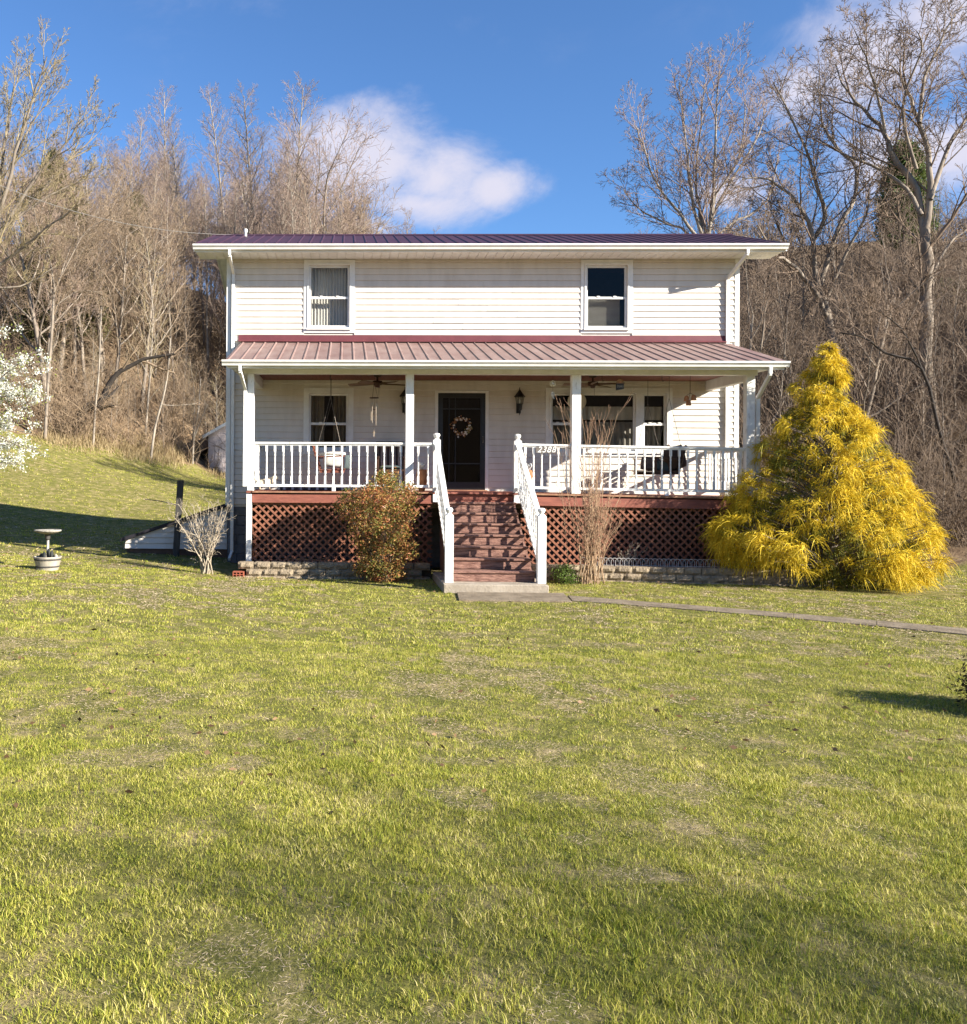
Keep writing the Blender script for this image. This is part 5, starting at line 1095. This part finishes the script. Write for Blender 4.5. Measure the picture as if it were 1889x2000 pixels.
def tufts(nb, f0, f1, seed, lo, hi, ns, seq=()):
    rg = np.random.default_rng(seed); hb = np.clip(HT*(1-np.sqrt(rg.random(nb)))+.05, .10, HT-.06); ab = rg.random(nb)*2*np.pi; fr = rg.uniform(f0, f1, nb)
    if seq: hb = np.concatenate([hb, [e[0] for e in seq]]); ab = np.concatenate([ab, [e[1] for e in seq]]); fr = np.concatenate([fr, [e[2] for e in seq]]); nb = len(hb)
    lump = np.sin(ab*5+hb*4.1)*.06+np.sin(ab*3-hb*6.3+1)*.07+np.sin(ab*9+hb*11)*.05          # boughs stand out unevenly
    sc = np.interp(hb, [0, 1.5, 3, HT], [1.05, 1.0, .85, .6]); Rb = np.maximum(env(hb, ab)*(fr+lump)*.93-.13*sc, 0)
    C = np.stack([cc.x+Rb*np.cos(ab)-.10*(hb/HT), cY+Rb*np.sin(ab)*.62, cb+hb], -1); out_ = np.stack([np.cos(ab), np.sin(ab), 0*ab], -1)
    Cs = (C[:, None, :]+rg.normal(size=(nb, ns, 3))*np.array([.05, .05, .03])*sc[:, None, None]).reshape(-1, 3); D = rg.normal(size=(nb, ns, 3)); D /= np.linalg.norm(D, axis=2, keepdims=True); D = D*.85+out_[:, None, :]*.55; D[..., 2] += .30; D = D.reshape(-1, 3); D /= np.linalg.norm(D, axis=1, keepdims=True)
    s_ = np.repeat(sc*rg.uniform(.75, 1.25, nb), ns); Ln = rg.uniform(lo, hi, len(Cs))*s_; dp = Ln*rg.uniform(.55, 1.3, len(Cs)); V, Q = strands(Cs, D, Ln, dp, .0068, rg); V[:, 2] = np.maximum(V[:, 2], cb+.01); return V, Q, C, hb, Rb
TOPS = [(HT-.06, 0, .2), (HT-.14, 2.5, .6), (HT-.18, .4, .8), (HT-.28, 4, .8), (HT-.36, 1.2, .9), (HT-.42, 3.2, .9), (HT-.55, 5, .9), (HT-.62, 0, .9), (HT-.10, 4.5, .4), (HT-.25, 5.5, .8), (HT-.2, 1.6, .7), (HT-.33, 2.9, .9)]
# outer foliage: rounded boughs (lobes), each clothed in arching tufts, with gaps between them
rl_ = np.random.default_rng(23); nl = 118; hl = np.clip(HT*(1-np.sqrt(rl_.random(nl)))+.16, .2, HT-.3); al = (np.arange(nl)*2.39996+rl_.normal(0, .25, nl)) % 6.2832
hl = np.concatenate([hl, [HT-.12, HT-.28, HT-.42, HT-.45, HT-.6, HT-.66, HT-.75]]); al = np.concatenate([al, [0, 3.0, .3, 4.6, 2.2, 5.6, 1.2]]); nl = len(hl)
rlob = np.interp(hl, [0, 1.2, 2.6, HT-.3, HT], [.40, .40, .31, .17, .11])*rl_.uniform(.75, 1.25, nl); Rl = np.maximum(env(hl, al)*rl_.uniform(.92, 1.04, nl)-rlob*.85-.05, 0)
LC = np.stack([cc.x+Rl*np.cos(al)-.10*(hl/HT), cY+Rl*np.sin(al)*.66, cb+hl], -1); nt_ = 9; ns = 48
ou = np.stack([np.cos(al), np.sin(al)*.9, 0*al+.25], -1)[:, None, :]; dv_ = rl_.normal(size=(nl, nt_, 3)); dv_ /= np.linalg.norm(dv_, axis=2, keepdims=True); dv_ = dv_+ou*.75; dv_ /= np.linalg.norm(dv_, axis=2, keepdims=True)
C_ = (LC[:, None, :]+dv_*rlob[:, None, None]*np.array([.8, .8, .62])).reshape(-1, 3); hb = C_[:, 2]-cb; Rb = np.hypot(C_[:, 0]-cc.x, C_[:, 1]-cY); scl = np.interp(hb, [0, 1.5, 3, HT], [1.05, 1.0, .85, .6])
Cs = (C_[:, None, :]+rl_.normal(size=(len(C_), ns, 3))*np.array([.055, .055, .035])*scl[:, None, None]).reshape(-1, 3); D = rl_.normal(size=(len(C_), ns, 3)); D /= np.linalg.norm(D, axis=2, keepdims=True); D = D*.85+dv_.reshape(-1, 1, 3)*.65; D[..., 2] += .22; D = D.reshape(-1, 3); D /= np.linalg.norm(D, axis=1, keepdims=True)
s_ = np.repeat(scl*rl_.uniform(.7, 1.3, len(C_)), ns); Ln = rl_.uniform(.07, .20, len(Cs))*s_; V, Q = strands(Cs, D, Ln, Ln*rl_.uniform(.3, 1.1, len(Cs)), .0056, rl_); V[:, 2] = np.maximum(V[:, 2], cb+.01)
for i in range(0, len(hb), 2):
    st_ = Vector((cc.x, cY, cb+max(.15, hb[i]-Rb[i]*.45-.1))); e = Vector(C_[i].tolist()); md = st_.lerp(e, .55)+UZ*.10; T.add([st_, md, e], [.022, .014, .006], 4)
link(bpy.data.objects.new('trunk', T.mesh('trunk', BARKL)), t); link(bpy.data.objects.new('outer_foliage', np_mesh('outer_foliage', V, Q, YEL)), t)
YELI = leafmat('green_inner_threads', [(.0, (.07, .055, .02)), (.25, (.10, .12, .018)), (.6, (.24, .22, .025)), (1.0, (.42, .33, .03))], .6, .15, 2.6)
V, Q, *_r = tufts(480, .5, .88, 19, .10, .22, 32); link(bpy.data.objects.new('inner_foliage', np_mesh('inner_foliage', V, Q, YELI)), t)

# ------------------------------------------------------------------ nandina bush left of the stairs
NAN = leafmat('nandina_leaves', [(.0, (.06, .09, .02)), (.27, (.17, .18, .045)), (.46, (.32, .23, .065)), (.62, (.43, .20, .075)), (.82, (.38, .11, .055)), (1.0, (.55, .35, .21))], .55, .25, 3.0, .4)
def leaves(C, D, L_, W_, rg):
    n = len(C); s = np.cross(D, rg.normal(size=(n, 3))); s /= np.linalg.norm(s, axis=1, keepdims=True)+1e-9
    V = np.stack([C, C+D*(L_*.45)[:, None]-s*(W_/2)[:, None], C+D*L_[:, None], C+D*(L_*.45)[:, None]+s*(W_/2)[:, None]], 1).reshape(-1, 3); return V, np.arange(4*n).reshape(-1, 4)
def leafy_bush(name, label, cx_, cy_, gz_, prof, m, stem_m, seed, nclump, per, leaf, cat='shrub', depth=.55):
    """prof: (height, left, right) half-widths"""
    rg = np.random.default_rng(seed); h = np.array([p[0] for p in prof]); l_ = np.array([p[1] for p in prof]); r_ = np.array([p[2] for p in prof])
    t = thing(name, label, cat, (cx_, cy_, gz_)); hh = rg.uniform(h[0], h[-1], nclump*3); wgt = np.interp(hh, h, l_+r_); hh = hh[rg.random(len(hh)) < wgt/wgt.max()][:nclump]; nn = len(hh)
    a = rg.random(nn)*6.283; f = rg.random(nn)**.4; c = np.cos(a); rad = np.where(c > 0, np.interp(hh, h, r_), np.interp(hh, h, l_)); dep = depth*(np.interp(hh, h, l_+r_)/(l_+r_).max())
    C = np.stack([cx_+c*rad*f, cy_+np.sin(a)*dep*f, gz_+hh], -1); T = Tubes()
    for i in range(0, nn, max(1, nn//70)):
        e = Vector(C[i]); b = Vector((cx_+rg.normal(0, .10), cy_+rg.normal(0, .07), gz_-.05)); T.add([b, b.lerp(e, .5)+Vector((rg.normal(0, .04), 0, .10)), e], [.008, .006, .003], 4)
    link(bpy.data.objects.new('stems', T.mesh('stems', stem_m)), t)
    Cl = (C[:, None, :]+rg.normal(size=(nn, per, 3))*np.array([.055, .055, .045])).reshape(-1, 3); D = rg.normal(size=(nn*per, 3)); D[:, 2] = D[:, 2]*.7-.1; D[:, 1] -= .15; D /= np.linalg.norm(D, axis=1, keepdims=True); n_ = len(Cl)
    V, Q = leaves(Cl, D, rg.uniform(leaf*.7, leaf*1.3, n_), rg.uniform(leaf*.25, leaf*.42, n_), rg); V[:, 2] = np.maximum(V[:, 2], gz_+.005)
    link(bpy.data.objects.new('foliage', np_mesh('foliage', V, Q, m)), t); return t
nb_ = at(742, 1132, 15.95); ng = z1(nb_.x, 15.95); q = 15.95/F
leafy_bush('nandina_bush', 'reddish-green leafy nandina bush left of the porch stairs', nb_.x, 15.95, ng, [(.02, .25, .45), (.25, .50, .62), (.5, .36, .62), (.8, .44, .55), (1.05, .66, .56), (1.35, .80, .66), (1.55, .74, .68), (1.66, .52, .64), (1.76, .2, .48), (1.95, -.1, .26)], NAN, BARKR, 61, 520, 34, .055)
gb = at(1103, 1132, 15.95)
leafy_bush('green_shrub', 'small low green shrub beside the right newel post', gb.x, 15.95, z1(gb.x, 15.95), [(.01, .18, .18), (.12, .24, .22), (.22, .14, .14), (.28, .04, .04)], leafmat('fresh_green_leaves', [(0, (.05, .09, .015)), (.6, (.12, .18, .03)), (1, (.22, .28, .07))], .7, .25), BARKR, 62, 60, 26, .045)

# ------------------------------------------------------------------ leafless bushes
STALK = mat('tan_stalks', (.47, .335, .205), (.31, .20, .12), 6, .85, coord='World'); PALEST = mat('pale_stalks', (.46, .39, .29), (.30, .24, .17), 8, .85, coord='World')
def twig_bush(name, label, base, targets, r0, P, m, mt, seed, cat='shrub', spread=.10):
    rnd = random.Random(seed); TT = [Tubes(), Tubes()]; base = Vector(base); t = thing(name, label, cat, base)
    for e in targets:
        e = Vector(e); b = base+Vector((rnd.gauss(0, spread), rnd.gauss(0, spread*.7), -.05)); n = 7; mid = b.lerp(e, .45); mid.x = b.x+(e.x-b.x)*.28; pts = []
        for i in range(n): s = i/(n-1); pts.append(b*(1-s)**2+mid*2*s*(1-s)+e*s*s+(rvec(rnd)*.012 if 0 < i < n-1 else Vector((0, 0, 0))))
        rad = [r0*(1-.7*i/(n-1))*rnd.uniform(.8, 1.1) for i in range(n)]; dirs = [(pts[min(i+1, n-1)]-pts[max(0, i-1)]).normalized() for i in range(n)]
        TT[0].add(pts, rad, 5); side_shoots(TT, pts, rad, dirs, (e-b).length, 0, P, rnd)
    for nm, T_, mm in (('stems', TT[0], m), ('twigs', TT[1], mt)): link(bpy.data.objects.new(nm, T_.mesh(nm, mm)), t)
    return t
rnd = random.Random(4); Y_ = 15.75; bb = at(1150, 1140, Y_); g_ = z1(bb.x, Y_); tg = []
for k in range(44):
    px = max(1082, min(1240, 1160+rnd.gauss(0, 36))); py = 1000+abs(px-1165)*.9-rnd.random()**1.3*150 if rnd.random() < .75 else rnd.uniform(930, 1060); p = at(px, py, Y_); tg.append((p.x, Y_+rnd.uniform(-.4, .4), p.z))
for px, py in ((1205, 803), (1176, 822), (1110, 800), (1098, 822), (1140, 812), (1150, 815), (1085, 840), (1190, 838), (1100, 960)): p = at(px, py, Y_); tg.append((p.x, Y_+rnd.uniform(-.15, .15), p.z))
TWB = dict(seg=[1, 4, 2], tip=[.5, .4, .5], wob=[.1, .10, .14], trop=[.0, .12, .05], n=[7, 3], t0=[.3, .2], ang=[.36, .45], lr=[.24, .5], rr=[.5, .6], shape=[late, late], sides=[5, 3, 3], rmin=.0022, split=0)
twig_bush('leafless_shrub', 'tall tan leafless shrub of upright stems right of the stairs', (bb.x, Y_, g_), tg, .0088, TWB, STALK, mat('reddish_twigs', (.38, .24, .15), (.26, .15, .095), 5, .85, coord='World'), 71, spread=.12)
Y_ = 16.4; bb = at(403, 1124, Y_); g_ = z1(bb.x, Y_); tg = []
for px, py in ((332, 1000), (345, 985), (360, 990), (375, 985), (392, 990), (405, 982), (420, 992), (435, 990), (447, 985), (350, 1015), (440, 1005), (380, 1005), (415, 1005), (365, 1030), (428, 1030)): p = at(px, py, Y_); tg.append((p.x, Y_+rnd.uniform(-.25, .25), p.z))
twig_bush('bare_shrub', 'small pale bare shrub with crooked fanning branches at the left house corner', (bb.x, Y_, g_), tg, .015, dict(TWB, n=[9, 5], lr=[.24, .5], wob=[.1, .24, .25], ang=[.75, .7], rmin=.0028), PALEST, PALEST, 72, spread=.045)
Y_ = 16.55; bb = at(1222, 1100, Y_); tg = []
for k in range(12): p = at(1222+rnd.gauss(0, 22), rnd.uniform(1062, 1090), Y_); tg.append((p.x, Y_+rnd.uniform(-.1, .1), p.z))
twig_bush('dead_flower_stalks', 'small clump of dead grey flower stalks behind the wire edging', (bb.x, Y_, .27), tg, .005, dict(TWB, n=[6, 3], rmin=.0025), PALEST, PALEST, 73, cat='plant', spread=.06)

# ------------------------------------------------------------------ blossoming tree at the left edge
Y_ = 13.2; rnd = random.Random(12); rg = np.random.default_rng(12); base = Vector((-7.1, 13.4, z1(-7.1, 13.4))); TT = [Tubes(), Tubes()]
t = thing('blossoming_tree', 'white blossoming tree reaching in from the left edge', 'tree', base); tips_ = []
TT[0].add([base-UZ*.2, base+Vector((.1, 0, 1.0)), base+Vector((.3, -.05, 1.7))], [.13, .11, .09], 8); fork = base+Vector((.3, -.05, 1.7))
for k in range(84):
    if k < 62:
        py = rnd.choice([640, 690, 720, 760, 790, 820, 850, 880, 905, 760, 830, 890])+rnd.uniform(-20, 20); reach = np.interp(py, [600, 660, 720, 780, 830, 870, 900, 930], [40, 85, 105, 85, 75, 95, 105, 40]); px = rnd.uniform(-60, reach-6)
        p = at(px, py, Y_); e = Vector((p.x, Y_+rnd.uniform(-.6, .6), p.z))
    else: e = base+Vector((rnd.uniform(-1.8, .8), rnd.uniform(-1.4, 1.4), rnd.uniform(1.8, 4.4)))
    b = fork+Vector((rnd.uniform(-.2, .3), rnd.uniform(-.2, .2), rnd.uniform(-.6, .8))); mid = b.lerp(e, .5)+UZ*.22; pts = [b*(1-s)**2+mid*2*s*(1-s)+e*s*s for s in [i/6 for i in range(7)]]; TT[0].add(pts, [.022*(1-.75*i/6) for i in range(7)], 5)
    L_ = (e-b).length
    for j in range(9):
        s = rnd.uniform(.35, 1); i = min(5, int(s*6)); p0 = pts[i].lerp(pts[i+1], s*6-i); d = (rvec(rnd)+Vector((.4, 0, .3))).normalized(); p1 = p0+d*rnd.uniform(.08, .28); TT[1].add([p0, p0.lerp(p1, .5)+UZ*.01, p1], [.005, .004, .003], 3); tips_ += [p0, p1] if rnd.random() < .75 else [p1]
    tips_.append(e)
link(bpy.data.objects.new('trunk', TT[0].mesh('trunk', BARKL)), t); tag(link(bpy.data.objects.new('twigs', TT[1].mesh('twigs', BARKL)), t), kind='stuff')
P_ = np.array([tuple(p) for p in tips_]); dens = np.interp(P_[:, 2], [2.0, 3.2, 3.9, 4.6], [.85, .75, .45, .22]); P_ = P_[rg.random(len(P_)) < dens]; n = len(P_); per = 30
C = (P_[:, None, :]+rg.normal(size=(n, per, 3))*.030).reshape(-1, 3); D = rg.normal(size=(n*per, 3)); D /= np.linalg.norm(D, axis=1, keepdims=True); V, Q = leaves(C, D, rg.uniform(.022, .036, n*per), rg.uniform(.018, .028, n*per), rg)
link(bpy.data.objects.new('blossoms', np_mesh('blossoms', V, Q, mat('white_petals', (.82, .81, .74), (.68, .68, .56), 20, .6, island=.6, trans=.3))), t)
P_ = np.array([tuple(p) for p in tips_]); per = 7; n = len(P_); C = (P_[:, None, :]+rg.normal(size=(n, per, 3))*.05).reshape(-1, 3); D = rg.normal(size=(n*per, 3)); D /= np.linalg.norm(D, axis=1, keepdims=True); V, Q = leaves(C, D, rg.uniform(.03, .05, n*per), rg.uniform(.012, .02, n*per), rg)
link(bpy.data.objects.new('young_leaves', np_mesh('young_leaves', V, Q, leafmat('spring_leaves', [(0, (.16, .20, .03)), (1, (.34, .36, .08))], .8, .35))), t)

# ------------------------------------------------------------------ dark shrub at the right edge of the lawn
sb_ = at(2005, 1380, 7.0); sg = z1(sb_.x, 7.0)
leafy_bush('dark_shrub', 'dark round shrub just entering at the right edge of the lawn', sb_.x, 7.0, sg, [(.01, .32, .3), (.12, .40, .36), (.28, .38, .36), (.38, .28, .25), (.44, .1, .1)], leafmat('dark_evergreen_leaves', [(0, (.02, .015, .01)), (1, (.06, .045, .02))], .8, .1), BARKD, 63, 300, 34, .035, depth=.38)

# ------------------------------------------------------------------ lawn grass
def vnoise(x, y, s, seed):
    rg_ = np.random.default_rng(seed); G = rg_.random((97, 97)); u = (x*s+31.7) % 96; v = (y*s+17.3) % 96; i = u.astype(int); j = v.astype(int); f = u-i; g = v-j; f = f*f*(3-2*f); g = g*g*(3-2*g)
    return (G[i, j]*(1-f)+G[i+1, j]*f)*(1-g)+(G[i, j+1]*(1-f)+G[i+1, j+1]*f)*g
def poly_dist_ok(X, Y):
    ok = ~((X > -1.98) & (X < 1.6) & (Y > 16.2) & (Y < 22.6)); ok &= ~((X > -2.5) & (X < 8.1) & (Y > 16.6) & (Y < 22.6)); ok &= ~((X > 1.57) & (X < 3.29) & (Y > 14.38))
    ok &= ~((X > 3.25) & (X < 9.0) & (Y > np.interp(X, [3.4, 4.6, 5.9, 7.4, 9.0], [16.22, 16.08, 15.88, 15.74, 15.78]))); ok &= ~((X > -4.85) & (X < -2.5) & (Y > 19.25) & (Y < 21))
    ok &= ~((X > 1.70) & (X < 3.5) & (Y > 13.47) & (Y < 14.42)); yn = np.interp(X, [p[0] for p in NEAR], [p[1] for p in NEAR]); yf_ = np.interp(X, [p[0] for p in FARE], [p[1] for p in FARE]); ok &= ~((X > 3.38) & (Y > yn+.02) & (Y < yf_-.02))
    ok &= ~((X-bx)**2+(Y-by)**2 < .17**2); ok &= ~(((X-8.9)/1.6)**2+((Y-15.5)/.8)**2 < 1); return ok & (Y < wood_edge(X)+.3)
def blades(n, y0, y1, hl, hh, w0, w1, seed, per=12, sg=.02, bend=True):
    rg = np.random.default_rng(seed); m = n//per; Yc = np.sqrt(y0*y0+(y1*y1-y0*y0)*rg.random(m)); Xc = ((rg.random(m)*(1889+300)-150-675)/F)*Yc; hc = np.exp(rg.normal(0, .2, m)); ac = rg.random(m)*6.283; sc = rg.uniform(.6, 1.5, m)*sg
    k = np.repeat(np.arange(m), per); n = len(k); X = Xc[k]+rg.normal(0, 1, n)*sc[k]; Y = Yc[k]+rg.normal(0, 1, n)*sc[k]          # blades grow in small tufts
    bare = vnoise(X, Y, .45, 1)*.30+vnoise(X, Y, 1.9, 2)*.42+vnoise(X, Y, 5.0, 3)*.36; tall = vnoise(X, Y, 1.1, 4)*.4+vnoise(X, Y, 3.6, 5)*.35+vnoise(X, Y, 8.5, 6)*.25
    dens = np.clip(1.12-np.clip((bare-.615)/.10, 0, 1)*.95, .10, 1); ok = (rg.random(n) < dens) & poly_dist_ok(X, Y); X, Y, tall, bare, k = X[ok], Y[ok], tall[ok], bare[ok], k[ok]; n = len(X)
    hgt = rg.uniform(hl, hh, n)*hc[k]*(.62+.7*np.clip((tall-.25)/.5, 0, 1))*np.where(bare > .64, .6, 1); Z = zf(X, Y)
    a = ac[k]+rg.normal(0, 1.1, n); lean = rg.uniform(.1, 1.1, n)*hgt; d = np.stack([np.cos(a)*lean, np.sin(a)*lean, hgt], -1); b = rg.random(n)*6.283; w = rg.uniform(w0, w1, n); s = np.stack([np.cos(b)*w, np.sin(b)*w, 0*w], -1); O = np.stack([X, Y, Z-.004], -1)
    if bend:
        m_ = O+d*np.array([.35, .35, .6]); V = np.stack([O-s, O+s, m_+s*.75, m_-s*.75, O+d], 1).reshape(-1, 3); q = np.arange(n)[:, None]*5
        Fc = np.concatenate([q+np.array([[0, 1, 2]]), q+np.array([[0, 2, 3]]), q+np.array([[3, 2, 4]])], 1).reshape(-1, 3)
    else: V = np.stack([O-s, O+s, O+d], 1).reshape(-1, 3); Fc = np.arange(3*n).reshape(-1, 3)
    return V, Fc
GRASS = leafmat('lawn_blades', [(.0, (.052, .082, .010)), (.18, (.165, .21, .022)), (.45, (.345, .355, .044)), (.72, (.53, .47, .10)), (1.0, (.80, .67, .34))], .7, .25, 2.6, .5)
parts = [blades(120000, 2.2, 5.2, .015, .034, .0009, .0018, 1), blades(185000, 2.2, 5.4, .010, .026, .0008, .0016, 7, bend=False), blades(245000, 5.0, 9.5, .013, .030, .0016, .0027, 2, sg=.025, bend=False), blades(205000, 9.3, 17.5, .014, .031, .0036, .0056, 3, sg=.035, bend=False), blades(160000, 17.2, 49, .025, .055, .008, .014, 4, sg=.06, bend=False)]
off_ = 0; VV = []; FF = []
for V, Fc in parts: VV.append(V); FF.append(Fc+off_); off_ += len(V)
tag(link(bpy.data.objects.new('lawn_grass', np_mesh('lawn_grass', np.concatenate(VV), np.concatenate(FF), GRASS))), 'short green and straw-coloured lawn grass', 'grass', kind='stuff')
# dead thatch lying flat in the thin patches
def thatch(n, y0, y1, ln, w0, seed):
    rg = np.random.default_rng(seed); Y = np.sqrt(y0*y0+(y1*y1-y0*y0)*rg.random(n)); X = ((rg.random(n)*2189-150-675)/F)*Y
    bare = vnoise(X, Y, .45, 1)*.30+vnoise(X, Y, 1.9, 2)*.42+vnoise(X, Y, 5.0, 3)*.36; ok = (rg.random(n) < np.clip((bare-.59)/.10, .03, 1)) & poly_dist_ok(X, Y); X, Y = X[ok], Y[ok]; n = len(X); Z = zf(X, Y)
    a = rg.random(n)*6.283; L_ = rg.uniform(.5, 1.2, n)*ln; d = np.stack([np.cos(a)*L_, np.sin(a)*L_, rg.uniform(.0, .35, n)*L_], -1); s = np.stack([-np.sin(a), np.cos(a), rg.uniform(-.6, .6, n)], -1)*w0*rg.uniform(.6, 1.2, n)[:, None]; O = np.stack([X, Y, Z+rg.uniform(.001, .012, n)], -1)
    return np.stack([O-s, O+s, O+d], 1).reshape(-1, 3)
VV = np.concatenate([thatch(110000, 2.2, 6, .028, .0008, 21), thatch(130000, 6, 11, .035, .0018, 22), thatch(110000, 11, 18, .05, .0042, 23), thatch(60000, 18, 48, .10, .012, 24)])
STRAW = leafmat('straw_thatch', [(0, (.20, .14, .09)), (.4, (.45, .34, .22)), (1, (.76, .60, .42))], .8, .1)
tag(link(bpy.data.objects.new('lawn_thatch', np_mesh('lawn_thatch', VV, np.arange(len(VV)).reshape(-1, 3), STRAW))), 'dead straw thatch lying in the thin patches of the lawn', 'grass', kind='stuff')
# a few fallen leaves and weed rosettes
rg = np.random.default_rng(77); n = 1500; Y = np.sqrt(5+(17.5**2-5)*rg.random(n)); X = ((rg.random(n)*2189-150-675)/F)*Y; ok = poly_dist_ok(X, Y) & (vnoise(X, Y, .8, 9) > .45); X, Y = X[ok], Y[ok]; n = len(X); D = rg.normal(size=(n, 3)); D[:, 2] *= .25; D /= np.linalg.norm(D, axis=1, keepdims=True)
V, Q = leaves(np.stack([X, Y, zf(X, Y)+rg.uniform(.012, .03, n)], -1), D, rg.uniform(.03, .06, n), rg.uniform(.015, .035, n), rg)
tag(link(bpy.data.objects.new('fallen_leaves', np_mesh('fallen_leaves', V, Q, leafmat('dead_leaf', [(0, (.07, .04, .022)), (.6, (.17, .10, .05)), (1, (.30, .19, .10))], .9, .1)))), 'small dead brown leaves scattered over the lawn', 'leaves', kind='stuff')
